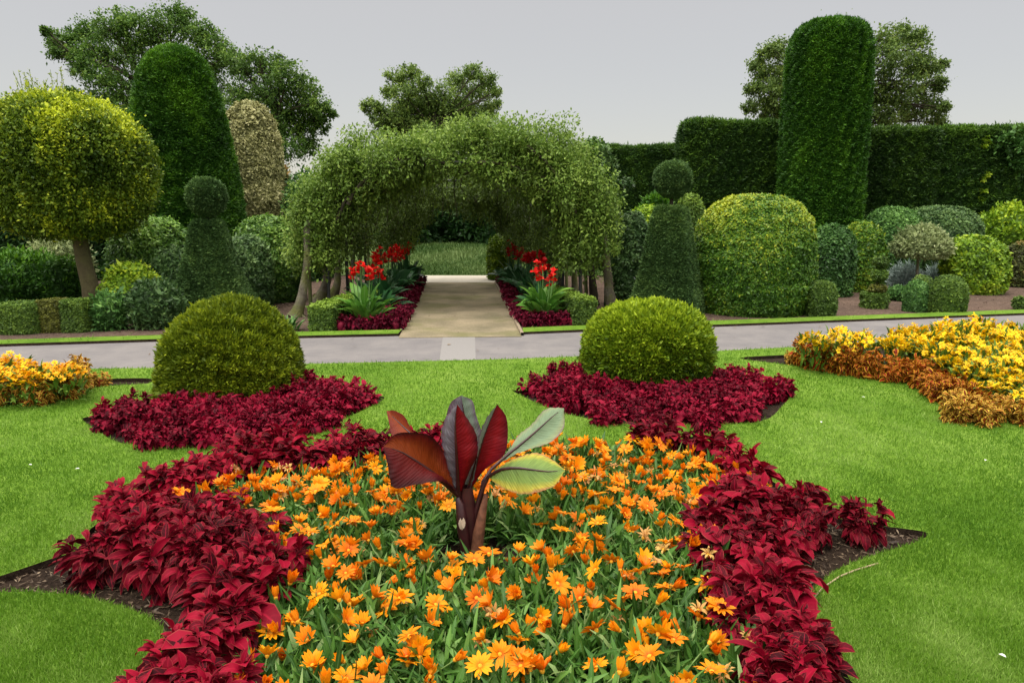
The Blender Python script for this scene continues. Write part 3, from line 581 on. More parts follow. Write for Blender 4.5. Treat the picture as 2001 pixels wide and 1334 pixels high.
tree('small airy pale green tree rising behind the climber arch', 33, [(850, 400), (845, 300), (850, 220)], 0.22,
     [(775, 150, 22), (800, 145, 22), (825, 165, 20), (760, 180, 16), (790, 190, 30), (722, 205, 16), (738, 212, 12), (830, 200, 28), (870, 190, 36), (895, 160, 26), (925, 140, 18), (950, 155, 20), (968, 178, 12), (930, 180, 30), (970, 205, 12), (910, 215, 36), (955, 215, 20), (860, 235, 40), (810, 235, 36), (765, 235, 28), (780, 260, 30), (940, 240, 28), (890, 265, 40), (833, 270, 40), (800, 225, 40), (770, 225, 34), (745, 245, 30), (850, 215, 30), (880, 235, 40), (900, 215, 30), (820, 200, 26)], ASH_, BARKD, 0.10, 0.06, 1.3, 43, group='trees behind the garden', tone=0.5)
tree('broad grey green tree standing behind the tallest yew column', 31, [(1640, 420), (1640, 250), (1640, 160)], 0.4,
     [(1500, 105, 24), (1522, 92, 22), (1480, 130, 20), (1495, 150, 30), (1475, 175, 18), (1510, 185, 34), (1465, 210, 16), (1495, 215, 28), (1520, 225, 30), (1540, 140, 40), (1560, 220, 40), (1735, 75, 28), (1765, 68, 26), (1795, 78, 26), (1740, 115, 36), (1785, 118, 36), (1815, 130, 24), (1838, 128, 14), (1760, 160, 44), (1805, 170, 36), (1835, 165, 16), (1740, 205, 40), (1785, 215, 38), (1825, 215, 28), (1845, 210, 10), (1830, 240, 20), (1620, 110, 70), (1640, 190, 80), (1720, 235, 40)], ASH_, BARKD, 0.095, 0.062, 1.3, 44, group='trees behind the garden', tone=0.42)
tree('low dark tree top showing just right of the climber arch', 25, [(1160, 420), (1160, 330), (1162, 300)], 0.15, [(1165, 285, 18), (1150, 292, 20), (1180, 300, 14), (1160, 310, 22)], OAK, BARKD, 0.10, 0.07, 1.2, 45, group='trees behind the garden')
tree('leafy tree at the left edge behind the golden round tree', 30, [(-60, 420), (-60, 300), (-60, 240)], 0.3, [(-5, 205, 12), (-30, 230, 30), (-70, 200, 50), (-110, 240, 60), (-60, 270, 50)], OAK, BARKD, 0.12, 0.09, 1.0, 46, group='trees behind the garden')

# golden standard tree
Y0 = 12.4; b = at(182, 590, Y0); b[2] = 0; root = empty('golden_holly_tree', (b[0], Y0, 0)); tag(root, 'golden leaved standard tree with a ball crown on a leaning bare trunk', 'tree')
pts = [b, at(176, 560, Y0), at(165, 515, Y0), at(157, 470, Y0), at(152, 420, Y0), at(148, 350, Y0)]
a = Acc(); v, q = tube(np.array(pts) - np.array([b[0], Y0, 0]), [0.17, 0.135, 0.125, 0.12, 0.12, 0.08], 14, 3, 0.03); a.add(v, q)
rg = np.random.default_rng(8)
for k in range(9):
    s0 = np.array(pts[4]) - np.array([b[0], Y0, 0]); e0 = s0 + np.array([rg.uniform(-1.1, 1.1), rg.uniform(-1, .4), rg.uniform(.1, 1.3)])
    v, q = tube(bez(s0, s0 + (e0 - s0) * 0.5 + np.array([0, 0, .2]), e0, 6), np.linspace(0.06, 0.015, 6), 6, k, 0.04); a.add(v, q)
a.build('trunk', BARKG, root, smooth=True)
c = at(134, 334, Y0); m = mpp(135, 330, Y0); Rr = 150 * m
pr = [(0.0, -0.74), (0.30, -0.77), (0.62, -0.68), (0.86, -0.46), (0.98, -0.14), (0.98, 0.14), (0.87, 0.45), (0.64, 0.70), (0.34, 0.84), (0, 0.88)]
V, Q = surf([(x * Rr, z * Rr) for x, z in pr], 1, 1, lump=0.07, lf=2.6, seed=9, rows=44); V = V + (c - np.array([b[0], Y0, 0]))
a = Acc(); hz = c[2]
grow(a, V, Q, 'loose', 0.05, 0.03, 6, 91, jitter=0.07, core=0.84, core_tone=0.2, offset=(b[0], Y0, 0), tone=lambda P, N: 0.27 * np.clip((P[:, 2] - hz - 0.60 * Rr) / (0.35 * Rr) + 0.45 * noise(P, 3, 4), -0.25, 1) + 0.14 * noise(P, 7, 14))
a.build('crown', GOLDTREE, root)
a = Acc()                                  # thin unclipped shoots standing out of the crown's top
for k in range(34):
    x = rg.normal(75, 22) if k < 24 else rg.uniform(150, 215); yb = 205 + abs(x - 120) * 0.10; s0 = at(x, yb, Y0 + rg.uniform(-.4, .4)) - np.array([b[0], Y0, 0])
    hh = rg.uniform(0.25, 0.60) if k < 24 else rg.uniform(.06, .15); e0 = s0 + np.array([rg.normal() * 0.10, rg.normal() * .06, hh]); v, q = tube(np.array([s0, (s0 + e0) / 2 + rg.normal(size=3) * 0.012, e0]), [0.006, 0.005, 0.003], 4); a.add(v, q, 0.6)
    kk = int(10 * hh / 0.3) + 3; P = s0 + (e0 - s0) * rg.random((kk, 1)); v, q = cards(P, nrm(rg.normal(size=(kk, 3)) + np.array([0, 0, .8])), rg.normal(size=(kk, 3)), np.full(kk, .05), np.full(kk, .018)); a.add(v, q, rg.uniform(.5, .9, kk))
a.build('shoots', GOLDTREE, root)

# small umbrella tree in the right border
Yu = 16.0; b = at(1793, 540, Yu); b[2] = 0; root = empty('umbrella_tree', tuple(b)); tag(root, 'little standard tree with a flat grey green umbrella crown', 'tree')
a = Acc(); v, q = tube(np.array([b, at(1793, 520, Yu), at(1794, 500, Yu), at(1798, 475, Yu)]) - b, [0.035, 0.028, 0.026, 0.02], 8, 1, .05); a.add(v, q)
a.build('trunk', BARK, root)
c = at(1799, 500, Yu); m = mpp(1799, 500, Yu); V, Q = surf([(0, 6 * m), (34 * m, 2 * m), (50 * m, 6 * m), (52 * m, 16 * m), (44 * m, 34 * m), (28 * m, 48 * m), (10 * m, 54 * m), (0, 55 * m)], 1, 1, lump=0.03, lf=4, seed=3)
a = Acc(); grow(a, V + (c - b), Q, 'loose', 0.07, 0.035, 4, 92, jitter=0.04, core=0.9, offset=tuple(b)); a.build('crown', GREYTREE, root)

# ------------------------------------------------------------------ climber grown arch over the path
YA, YB = 12.3, 18.6
XC0 = at(887, 450, 12.5)[0]
def xc(Y): return XC0 - 0.070 * (Y - 12.4)
def archpt(phi, t, Y):
    """phi 0..pi right to left, t 0 inner .. 1 outer"""
    k = np.clip((Y - 13.0) / 5.0, 0, 1)
    Wi = 2.05 - 0.7 * k; Wo = 2.62 - 0.1 * k; zi = 2.50 - 0.5 * k; zo = 2.95 + 0.0 * k
    c, s_ = np.cos(phi), np.sin(phi); e1, e2 = 2 / 2.2, 2 / 2.9
    xi = np.sign(c) * np.abs(c) ** e1 * Wi; xo = np.sign(c) * np.abs(c) ** e2 * Wo
    z0 = 0.95
    z1 = z0 + (zi - z0) * np.abs(s_) ** e1; z2 = z0 + (zo - z0) * np.abs(s_) ** e2
    return np.stack([xc(Y) + xi + (xo - xi) * t, Y + 0 * phi, z1 + (z2 - z1) * t], -1)
arch = empty('climber_arch', (XC0, YA, 0)); tag(arch, 'long arch over the sandy path, its hoops thickly overgrown by a pale green climber', 'pergola')
AO = np.array([XC0, YA, 0])
rg = np.random.default_rng(77); a = Acc()
def arch_clumps(n, Y, t, leaves, rad, L, W, tone, mi=0, droop=0.3, phi=None):
    phi = rg.uniform(-0.03, np.pi + 0.03, n) if phi is None else phi
    C0 = archpt(phi, t, Y); t = t + np.where(t > .5, 0.38, 0.2) * noise(C0, 1.7, 6); C = archpt(phi, t, Y) + rg.normal(size=(n, 3)) * 0.09
    C[:, 2] += 0.10 * noise(C, 2.0, 3); r = rad * rg.uniform(0.6, 1.4, n)
    idx = np.repeat(np.arange(n), leaves); k = len(idx)
    g = nrm(rg.normal(size=(k, 3))) * (rg.random(k) ** 0.5)[:, None]
    P = C[idx] + g * r[idx][:, None]
    ax = nrm(g * 0.6 + rg.normal(size=(k, 3)) * 0.65 + np.array([0, -0.15, -droop])); bn = nrm(np.array([0, -0.25, 1.0]) + rg.normal(size=(k, 3)) * 0.6)
    s = np.exp(rg.normal(0, .25, k)); v, q = cards(P - AO, ax, bn, L * s, W * s)
    tn = tone + rg.normal(0, .12, n)[idx] + rg.normal(0, .13, k); a.add(v, q, np.clip(tn, 0, 1), mi)
n = 300; arch_clumps(n, rg.uniform(YA, YA + 0.7, n), rg.uniform(0.15, 1.0, n), 190, 0.27, 0.062, 0.030, 0.52)
n = 260; arch_clumps(n, rg.uniform(YA + 0.2, YB, n), rg.uniform(0.8, 1.02, n), 150, 0.30, 0.065, 0.032, 0.62)
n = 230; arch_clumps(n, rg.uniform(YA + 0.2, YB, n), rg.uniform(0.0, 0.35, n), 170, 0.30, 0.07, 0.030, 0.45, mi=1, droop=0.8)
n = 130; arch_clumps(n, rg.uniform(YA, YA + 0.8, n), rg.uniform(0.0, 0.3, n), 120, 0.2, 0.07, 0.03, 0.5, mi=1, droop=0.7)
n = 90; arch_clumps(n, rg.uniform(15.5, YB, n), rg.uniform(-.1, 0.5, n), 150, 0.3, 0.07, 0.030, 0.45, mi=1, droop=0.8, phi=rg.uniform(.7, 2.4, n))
# flanks reaching lower, the leafy left front and hanging right front
n = 46; ph = np.r_[rg.uniform(2.95, 3.17, n // 2), rg.uniform(-0.03, .2, n // 2)]
arch_clumps(n, rg.uniform(YA - 0.1, YA + 2.5, n), rg.uniform(0.3, 1.0, n), 180, 0.24, 0.062, 0.03, 0.55, phi=ph)
def hang(px, py, Y, r, nl, tone, L=.065, W=.034, mi=0):
    nl = int(nl * 1.4)
    C = at(px, py, Y); g = nrm(rg.normal(size=(nl, 3))) * (rg.random(nl) ** 0.5)[:, None]; P = C + g * np.array([r, r, r * 1.2]) - AO
    ax = nrm(g * .5 + rg.normal(size=(nl, 3)) * .6 + np.array([0, -.2, -.4])); bn = nrm(np.array([0, -.4, 1.0]) + rg.normal(size=(nl, 3)) * .6)
    v, q = cards(P, ax, bn, np.full(nl, L), np.full(nl, W)); a.add(v, q, np.clip(tone + rg.normal(0, .16, nl), 0, 1), mi)
for px, py, r in [(600, 440, .25), (625, 470, .22), (590, 480, .2), (612, 500, .15), (640, 440, .25), (575, 420, .2), (650, 490, .14), (1140, 430, .18), (1120, 440, .14), (1160, 450, .2), (1195, 440, .22), (1150, 480, .14), (1200, 480, .14), (1185, 410, .25), (1110, 455, .1), (585, 380, .25), (1178, 350, .28), (1195, 390, .25)]:
    hang(px, py, YA + rg.uniform(0, .3), r, 260, 0.55)
for px, py, Y, r in [(800, 440, 17.8, .3), (795, 475, 17.6, .25), (805, 410, 18.0, .35), (770, 450, 17.0, .35), (745, 470, 16.0, .4), (985, 440, 18.0, .2), (1005, 450, 17.5, .4), (1040, 460, 16, .45), (1070, 470, 14.8, .4), (720, 440, 15, .4), (700, 470, 14, .3), (1010, 490, 17.6, .3), (1050, 500, 15.8, .35), (1085, 500, 14.6, .3)]:
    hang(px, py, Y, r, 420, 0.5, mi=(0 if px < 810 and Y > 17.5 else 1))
# wisps hanging from the front rim and the flanks
for k in range(170):
    ph = rg.uniform(.05, np.pi - .05); s0 = archpt(np.array([ph]), rg.uniform(.0, .9), np.array([rg.uniform(YA - .12, YA + .5)]))[0] - AO; hh = rg.uniform(.15, .5)
    e0 = s0 + np.array([rg.normal() * .10, -abs(rg.normal()) * .10, -hh]); v, q = tube(np.array([s0 + [0, 0, .1], (s0 + e0) / 2 + rg.normal(size=3) * .03, e0]), [.006, .005, .003], 4); a.add(v, q, .2, 1)
    kk = int(60 * hh); P = s0 + (e0 - s0) * rg.random((kk, 1)); v, q = cards(P, nrm(rg.normal(size=(kk, 3)) + np.array([0, 0, -.6])), rg.normal(size=(kk, 3)), np.full(kk, .065), np.full(kk, .026)); a.add(v, q, rg.uniform(.2, .8, kk), int(rg.random() < .35))
# shoots standing up from the top
for k in range(260):
    ph = rg.uniform(0.35, np.pi - 0.35); s0 = archpt(np.array([ph]), 1.0, np.array([rg.uniform(YA, YA + 2.5)]))[0] - AO
    hh = rg.uniform(.12, .4) * (1.3 if ph < 1.2 else 0.8); e0 = s0 + np.array([rg.normal() * .10, rg.normal() * .1, hh]); v, q = tube(np.array([s0, (s0 + e0) / 2 + rg.normal(size=3) * .02, e0]), [.006, .005, .003], 4); a.add(v, q, .5)
    kk = int(40 * hh); P = s0 + (e0 - s0) * rg.random((kk, 1)); v, q = cards(P, nrm(rg.normal(size=(kk, 3)) + np.array([0, 0, .5])), rg.normal(size=(kk, 3)), np.full(kk, .07), np.full(kk, .024)); a.add(v, q, rg.uniform(.4, .9, kk))
for px, py, r in [(700, 262, .3), (760, 262, .3), (830, 258, .28), (900, 248, .3), (960, 240, .3), (1030, 252, .3), (1090, 262, .35), (1120, 275, .3), (800, 285, .25), (1000, 270, .3), (660, 300, .25), (930, 262, .25), (1060, 240, .3), (870, 262, .22), (1105, 242, .34), (1000, 240, .3), (690, 264, .34), (640, 304, .3), (1148, 300, .3), (612, 345, .25), (940, 236, .22), (1180, 380, .25)]:
    hang(px, py + 16, YA + rg.uniform(.2, 1.2), r * .92, 320, 0.6)
a.build('foliage', [WIST, WISTB], arch)
for k, Y in enumerate([12.45, 13.9, 15.4, 16.9, 18.4]):          # metal hoops
    ph = np.linspace(0, np.pi, 26); P = archpt(ph, 0.25, np.full(26, Y)); P = np.concatenate([[P[0] * [1, 1, 0]], P, [P[-1] * [1, 1, 0]]])
    v, q = tube(P - AO, np.full(len(P), 0.028), 8); h_ = Acc(); h_.add(v, q); h_.build('hoop', plain('painted_iron', (0.03, 0.032, 0.03), 0.5), arch, True)
h_ = Acc()
for ph in (0.5, 1.1, 1.57, 2.04, 2.64):
    Yl = np.linspace(12.45, 18.4, 12); P = archpt(np.full(12, ph), 0.25, Yl); v, q = tube(P - AO, np.full(12, .014), 6); h_.add(v, q)
h_.build('rails', bpy.data.materials['painted_iron'], arch)
# old climber stems along the front of the arch and hanging inside
h_ = Acc()
for k in range(26):
    p1 = rg.uniform(.35, 2.8); dp = rg.choice([-1, 1]) * rg.uniform(.3, .7); Yk = rg.uniform(YA - .05, YA + 1.2); ph = np.linspace(p1, np.clip(p1 + dp, .1, 3.04), 9)
    P = archpt(ph, np.linspace(rg.uniform(0, .3), rg.uniform(0, .5), 9), np.full(9, Yk)) + rg.normal(size=(9, 3)) * 0.035; v, q = tube(P - AO, np.linspace(rg.uniform(.02, .04), .012, 9), 6, k, .08); o_ = Acc(); o_.add(v, q); o_.build('branch', BARKD, arch, True)
for k in range(70):
    ph = rg.uniform(.35, 2.8); Yk = rg.uniform(YA, YB); P0 = archpt(np.array([ph]), .1, np.array([Yk]))[0]; ln = rg.uniform(.2, .7)
    P = np.array([P0, P0 + [rg.normal() * .05, rg.normal() * .05, -ln / 2], P0 + [rg.normal() * .08, rg.normal() * .08, -ln]]); v, q = tube(P - AO, [.01, .008, .005], 5); h_.add(v, q)
for pl in ([(1030, 285), (1060, 310), (1090, 345), (1105, 365)], [(930, 318), (990, 322), (1040, 335), (1085, 352)], [(745, 322), (790, 312), (840, 312), (880, 322)], [(680, 400), (700, 365), (740, 340), (790, 322)], [(650, 440), (672, 395), (710, 362)]):
    P = np.array([at(x, y, YA - .02 + .03 * i) for i, (x, y) in enumerate(pl)]); P = np.concatenate([bez(P[i], (P[i] + P[i + 1]) / 2 + rg.normal(size=3) * .03, P[i + 1], 5)[:4] for i in range(len(P) - 1)] + [P[-1:]])
    v, q = tube(P - AO, np.linspace(.035, .018, len(P)), 7, 5, .1); o_ = Acc(); o_.add(v, q); o_.build('branch', BARKD, arch, True)
h_.build('hanging_stems', BARKD, arch, True)
# trunks of the climbers
def ctrunk(path, Y, r, mat, seed):
    P = [at(x, y, Y) for x, y in path]; P[0][2] = 0.0
    Pn = np.concatenate([bez(P[i], (P[i] + P[i + 1]) / 2 + np.random.default_rng(seed + i).normal(size=3) * .03, P[i + 1], 5)[:4] for i in range(len(P) - 1)] + [np.array(P[-1:])])
    rr = np.interp(np.linspace(0, 1, len(Pn)), [0, .12, .3, 1], [r * 1.9, r * 1.25, r, r * .8]); v, q = tube(Pn - AO, rr, 14, seed, .07); t_ = Acc(); t_.add(v, q)
    rgx = np.random.default_rng(seed)
    for k in range(4):                     # root flares
        an = rgx.uniform(0, 6.28); e_ = Pn[0] + np.array([math.cos(an), math.sin(an), 0]) * r * 2.8; e_[2] = -.02; s0 = Pn[0] + [0, 0, r * 2.2]
        v, q = tube(bez(s0, Pn[0] + np.array([math.cos(an), math.sin(an), .5]) * r * 1.0, e_, 6) - AO, np.linspace(r * .6, r * .2, 6), 7, k, .06); t_.add(v, q)
    t_.build('trunk', mat, arch, True)
for path, Y, r, mt_, sd_ in [([(578, 618), (590, 580), (597, 540), (601, 480), (604, 430)], 12.3, .075, BARK, 1), ([(617, 592), (634, 565), (639, 530), (641, 470), (640, 420)], 13.9, .085, BARK, 2), ([(650, 578), (660, 545), (662, 500), (664, 440)], 15.2, .07, BARK, 3), ([(684, 560), (690, 520), (692, 460)], 16.9, .06, BARKD, 4),
        ([(1200, 606), (1190, 570), (1186, 530), (1182, 480), (1176, 430)], 13.1, .085, BARK, 5), ([(1160, 596), (1158, 550), (1154, 500), (1150, 440)], 13.9, .07, BARKD, 6), ([(1124, 580), (1122, 530), (1120, 470)], 15.2, .065, BARK, 7), ([(1098, 566), (1096, 520), (1092, 460)], 16.7, .06, BARKD, 8)]:
    ctrunk(path, Y, r, mt_, sd_)
GREENPOST = plain('mossy_timber', (0.13, 0.15, 0.05), 0.85)
for (x0, y0, x1, y1, Y) in [(607, 598, 602, 480, 12.9), (680, 560, 675, 450, 15.8), (705, 545, 702, 440, 17.0), (720, 540, 718, 440, 17.8), (1136, 585, 1130, 470, 14.6), (1108, 566, 1104, 460, 16.0), (1088, 555, 1084, 450, 17.2), (1146, 592, 1143, 470, 14.0)]:
    p, q_ = at(x0, y0, Y), at(x1, y1, Y); p[2] = 0; v, q = tube(np.array([p, (p + q_) / 2, q_]) - AO, [.035, .033, .03], 8, 2, .05); h_ = Acc(); h_.add(v, q); h_.build('post', GREENPOST, arch, True)

# climbers on the right hedge and beside the arch
def climber(label, spots, Y, mat, L, W, seed, nl=160):
    rng = np.random.default_rng(seed); a = Acc(); b = at(spots[-1][0], spots[-1][1], Y); b[2] = 0; P0 = None
    for (x, y, r) in spots:
        m = mpp(x, y, Y); c = at(x, y, Y) - b; foliage_blob(a, c, r * m, L, W, max(3, int(r / 6)), nl // 3, rng, base_tone=.55)
    pts = np.array([at(x, y, Y) - b + [0, .1, 0] for x, y, r in spots[::-1]]); pts = np.concatenate([[[pts[0][0], pts[0][1], 0]], pts]) if len(pts) > 1 else np.array([[0, .1, 0], pts[0] / 2 + [0, .05, 0], pts[0]])
    v, q = tube(pts, np.linspace(.02, .006, len(pts)), 5); a.add(v, q, .1)
    o = a.build('climber', mat); o.location = tuple(b); return tag(o, label, 'climber', 'climbers on hedges')
climber('leafy climber spilling over the top right of the dark hedge', [(1975, 268, 22), (1955, 285, 18), (1990, 290, 24), (1975, 305, 20), (1992, 320, 18), (2010, 280, 30)], 19.75, SHRUB, .11, .07, 51, 260)
climber('thin pale climber hanging down the dark hedge in a single strand', [(1929, 272, 6), (1925, 285, 5), (1928, 340, 6), (1922, 350, 5), (1920, 375, 5), (1918, 388, 3)], 19.8, LIME, .08, .05, 52, 60)
climber('grey green leafy spray reaching out between the arch and the right obelisk', [(1180, 300, 16), (1190, 330, 20), (1200, 350, 18), (1215, 360, 14), (1228, 352, 10), (1205, 385, 18), (1195, 405, 20), (1190, 320, 12)], 13.6, BLUEG, .085, .045, 53, 150)

# ------------------------------------------------------------------ leaf strips for flowers and broad leaves
def strips(P0, az, el, curl, L, Wd, nseg, prof, fold=0.0, twist=0.0):
    n = len(P0); L = np.broadcast_to(np.asarray(L, float), (n,)); Wd = np.broadcast_to(np.asarray(Wd, float), (n,)); curl = np.broadcast_to(np.asarray(curl, float), (n,)); tw = np.broadcast_to(np.asarray(twist, float), (n,))
    C = P0.copy(); V = np.empty((n, nseg + 1, 3, 3)); side = np.stack([-np.sin(az), np.cos(az), 0 * az], -1)
    for k in range(nseg + 1):
        e_ = el + curl * (k / nseg) ** 1.0; d = np.stack([np.cos(e_) * np.cos(az), np.cos(e_) * np.sin(az), np.sin(e_)], -1)
        nn = np.cross(d, side); s2 = side * np.cos(tw)[:, None] + nn * np.sin(tw)[:, None]; n2 = np.cross(d, s2)
        wv = (Wd * prof[k] / 2)[:, None]
        V[:, k, 0] = C + s2 * wv + n2 * wv * fold; V[:, k, 1] = C; V[:, k, 2] = C - s2 * wv + n2 * wv * fold
        C = C + d * (L / nseg)[:, None]
    m = (nseg + 1) * 3; q = []; uv = []
    for k in range(nseg):
        for j in range(2):
            q.append((k * 3 + j, k * 3 + j + 1, k * 3 + j + 4, k * 3 + j + 3)); uv += [(j / 2, k / nseg), ((j + 1) / 2, k / nseg), ((j + 1) / 2, (k + 1) / nseg), (j / 2, (k + 1) / nseg)]
    q = np.array(q); Q = (q[None] + (np.arange(n) * m)[:, None, None]).reshape(-1, 4); U = np.tile(np.array(uv), (n, 1))
    return V.reshape(-1, 3), Q, U, np.repeat(np.arange(n), 2 * nseg)
OV = {3: [0.12, 1, .75, .02], 4: [0.15, .85, 1, .7, .03], 5: [.12, .75, 1, .92, .55, .02]}

def coleus_mat(name, dark, mid, vein, edge, ew=0.80):
    t = NT(name).set(0.55, 0.10); uvn = t.n('ShaderNodeUVMap'); uvn.uv_map = 'UVMap'; sp = t.n('ShaderNodeSeparateXYZ'); t.l(uvn.outputs[0], sp.inputs[0])
    u = t.math('ABSOLUTE', t.math('MULTIPLY_ADD', sp.outputs[0], 2.0, -1.0))
    at_ = t.n('ShaderNodeAttribute', attribute_name='tone'); oi = t.n('ShaderNodeObjectInfo')
    f = t.math('ADD', at_.outputs['Fac'], t.math('MULTIPLY_ADD', oi.outputs['Random'], .46, -.23))
    base = t.ramp(f, [(0.15, dark), (0.85, mid)])
    vv = t.math('SINE', t.math('MULTIPLY_ADD', sp.outputs[1], 34.0, t.math('MULTIPLY', u, -5.0)))
    vm = t.ramp(t.math('MULTIPLY_ADD', vv, .5, .5), [(.80, (0, 0, 0)), (1.0, (.16, .16, .16))])
    c = t.mix(vm, base, vein); mr = t.ramp(u, [(0.0, (.9, .9, .9)), (0.14, (0, 0, 0))]); c = t.mix(mr, c, vein)
    er = t.ramp(u, [(ew, (0, 0, 0)), (min(.99, ew + .14), (1, 1, 1))]); c = t.mix(er, c, edge); t.color(c); t.translucent(c, .16); return t.m
COLEUS = coleus_mat('crimson_coleus_leaf', (0.038, 0.0008, 0.004), (0.29, 0.0028, 0.022), (0.38, 0.010, 0.035), (0.36, 0.06, 0.05), .90)
COLEUSM = coleus_mat('magenta_coleus_leaf', (0.042, 0.0010, 0.006), (0.285, 0.003, 0.027), (0.37, 0.012, 0.046), (0.34, 0.03, 0.05), .88)
COLEUSD = coleus_mat('dark_coleus_leaf', (0.045, 0.002, 0.010), (0.19, 0.005, 0.028), (0.26, 0.02, 0.05), (0.18, 0.02, 0.04), .88)
BRONZE = coleus_mat('bronze_coleus_leaf', (0.10, 0.008, 0.005), (0.34, 0.030, 0.010), (0.34, 0.04, 0.015), (0.58, 0.29, 0.022), .52)
BRONZEY = coleus_mat('gold_edged_coleus_leaf', (0.10, 0.010, 0.006), (0.30, 0.05, 0.012), (0.32, 0.06, 0.02), (0.66, 0.46, 0.06), .42)
def coleus_mesh(name, mat, seed, Rr=0.17, h=0.30, n=150, L=0.10, W=0.055, nseg=4):
    rng = np.random.default_rng(seed); a = Acc(); V, Q = surf([(0.25 * Rr, 0), (.36 * Rr, .25 * h), (.32 * Rr, .45 * h), (.15 * Rr, .54 * h), (0, .56 * h)], 1, 1, nseg=14, rows=8); a.add(V, Q, .1)  # inner core coloured dark, painting shade into the gaps between leaves
    ns = max(6, n // 34); rho = Rr * .82 * np.sqrt(rng.random(ns)); sa = rng.uniform(0, 6.283, ns); hs = h * (1.02 - .42 * (rho / Rr) ** 2) * rng.uniform(.84, 1.06, ns)
    k = rng.integers(0, ns, n); tau = rng.random(n) ** .8; out = np.c_[np.cos(sa), np.sin(sa)][k]; r0 = rho[k] * (.55 + .45 * tau)
    P = np.c_[out * r0[:, None] + rng.normal(0, .006, (n, 2)), np.maximum(.03, hs[k] * tau)]
    dv = nrm(rng.normal(size=(n, 2))) + out * (.9 * rho[k] / Rr)[:, None]; az = np.arctan2(dv[:, 1], dv[:, 0])
    el = R(48) * tau ** 5 + R(12) * tau - R(25) * (1 - tau) + rng.normal(0, .32, n); s = np.exp(rng.normal(0, .24, n)) * (1.08 - .45 * tau ** 6)
    v, q, u, ix = strips(P, az, el, R(-72) + rng.normal(0, .5, n), L * s, W * s * np.exp(rng.normal(0, .15, n)), nseg, OV[nseg], fold=.34, twist=rng.normal(0, .45, n))
    tn = .5 + rng.normal(0, .32, n); a.add(v, q, np.clip(tn, 0, 1)[ix], 0, u.reshape(-1, 4, 2)); return a.mesh(name, [mat])
def edge_dist(P, Q):
    d = np.full(len(P), 9e9)
    for i in range(len(Q)):
        p, q = Q[i - 1], Q[i]; e = q - p; t_ = np.clip(((P - p) @ e) / (e @ e + 1e-9), 0, 1); d = np.minimum(d, np.linalg.norm(P - (p + t_[:, None] * e), axis=1))
    return d
def plant_out(Q, d, seed, meshes, name, label, cat, group, zs=(0.9, 1.15), avoid=(), tries=6000, slope=None, sc=1.0, inset=0.0, rim=None, clear=None):
    rng = np.random.default_rng(seed); P = scatter(Q, d, rng, tries, avoid); out = []
    if rim is not None: P = P[edge_dist(P, rim) > inset]
    if clear is not None: P = P[(edge_dist(P, clear) > np.where(P[:, 1] > 4.3, .025, .075)) & ~inside(P, clear)]
    for p in P:
        me = meshes[rng.integers(len(meshes))]; s = rng.uniform(*zs) * sc
        hz = s * (slope(p) if slope else 1.0)
        o = inst(name, me, None, (p[0], p[1], 0), (rng.normal(0, .12), rng.normal(0, .12), rng.uniform(0, 6.283)), (s * rng.uniform(.9, 1.1), s, hz * rng.uniform(.88, 1.1))); tag(o, label, cat, group); out.append(o)
    return out
CF = [coleus_mesh('coleus_leaves', COLEUS, 200 + i, .18, .27 + .02 * (i % 3), 440, .074 + .006 * (i % 4), .036) for i in range(8)]
CM = [coleus_mesh('coleus_leaves', COLEUSM, 210 + i, .155, .21, 440, .052, .027, 3) for i in range(6)]
CD = [coleus_mesh('coleus_leaves', COLEUSD, 220 + i, .17, .21, 240, .060, .034, 3) for i in range(3)]
CB = [coleus_mesh('coleus_leaves', BRONZE, 230 + i, .18, .27, 560, .050, .027, 3) for i in range(3)]
CGE = [coleus_mesh('coleus_leaves', BRONZEY, 235 + i, .18, .27, 560, .050, .026, 3) for i in range(3)]

# flower zone of the front bed and the red bands around it
FZ = poly([(330, 962, 0.22), (390, 950, 0.22), (470, 908, 0.22), (560, 885, 0.27), (640, 872, 0.27), (760, 858, 0.27), (870, 848, 0.27), (1100, 835, 0.27), (1250, 845, 0.27), (1385, 855, 0.27), (1440, 888, 0.27), (1488, 935, 0.22), (1400, 985, 0.22), (1352, 992, 0.22), (1380, 1040, 0.22), (1373, 1100, 0.22), (1390, 1160, 0.22), (1438, 1205, 0.22), (1470, 1260, 0.22), (1463, 1334, 0.22), (1468, 1560, 0.22),
           (416, 1560, 0.22), (456, 1334, 0.22), (486, 1292, 0.22), (531, 1190, 0.22), (588, 1112, 0.22), (578, 1062, 0.22), (538, 1005, 0.22), (500, 968, 0.22), (400, 972, 0.22)])
RL = poly([(120, 1125, 0.13), (106, 1065, 0.17), (156, 1010, 0.17), (181, 955, 0.22), (231, 922, 0.22), (301, 874, 0.30), (425, 858, 0.30), (510, 838, 0.30), (600, 824, 0.30), (690, 812, 0.30), (770, 816, 0.30), (860, 818, 0.30), (1000, 820, 0.30), (1150, 814, 0.30),
           (1150, 836, 0.27), (870, 850, 0.27), (760, 860, 0.27), (640, 876, 0.27), (560, 888, 0.27), (470, 912, 0.22), (390, 952, 0.22), (400, 970, 0.22), (500, 968, 0.22), (572, 1005, 0.22), (612, 1062, 0.22), (622, 1112, 0.22), (565, 1190, 0.22), (520, 1292, 0.22), (490, 1334, 0.22), (450, 1560, 0.22), (230, 1560, 0.17), (290, 1340, 0.17), (350, 1295, 0.13), (395, 1255, 0.13), (385, 1200, 0.13), (320, 1160, 0.13), (190, 1150, 0.13)])
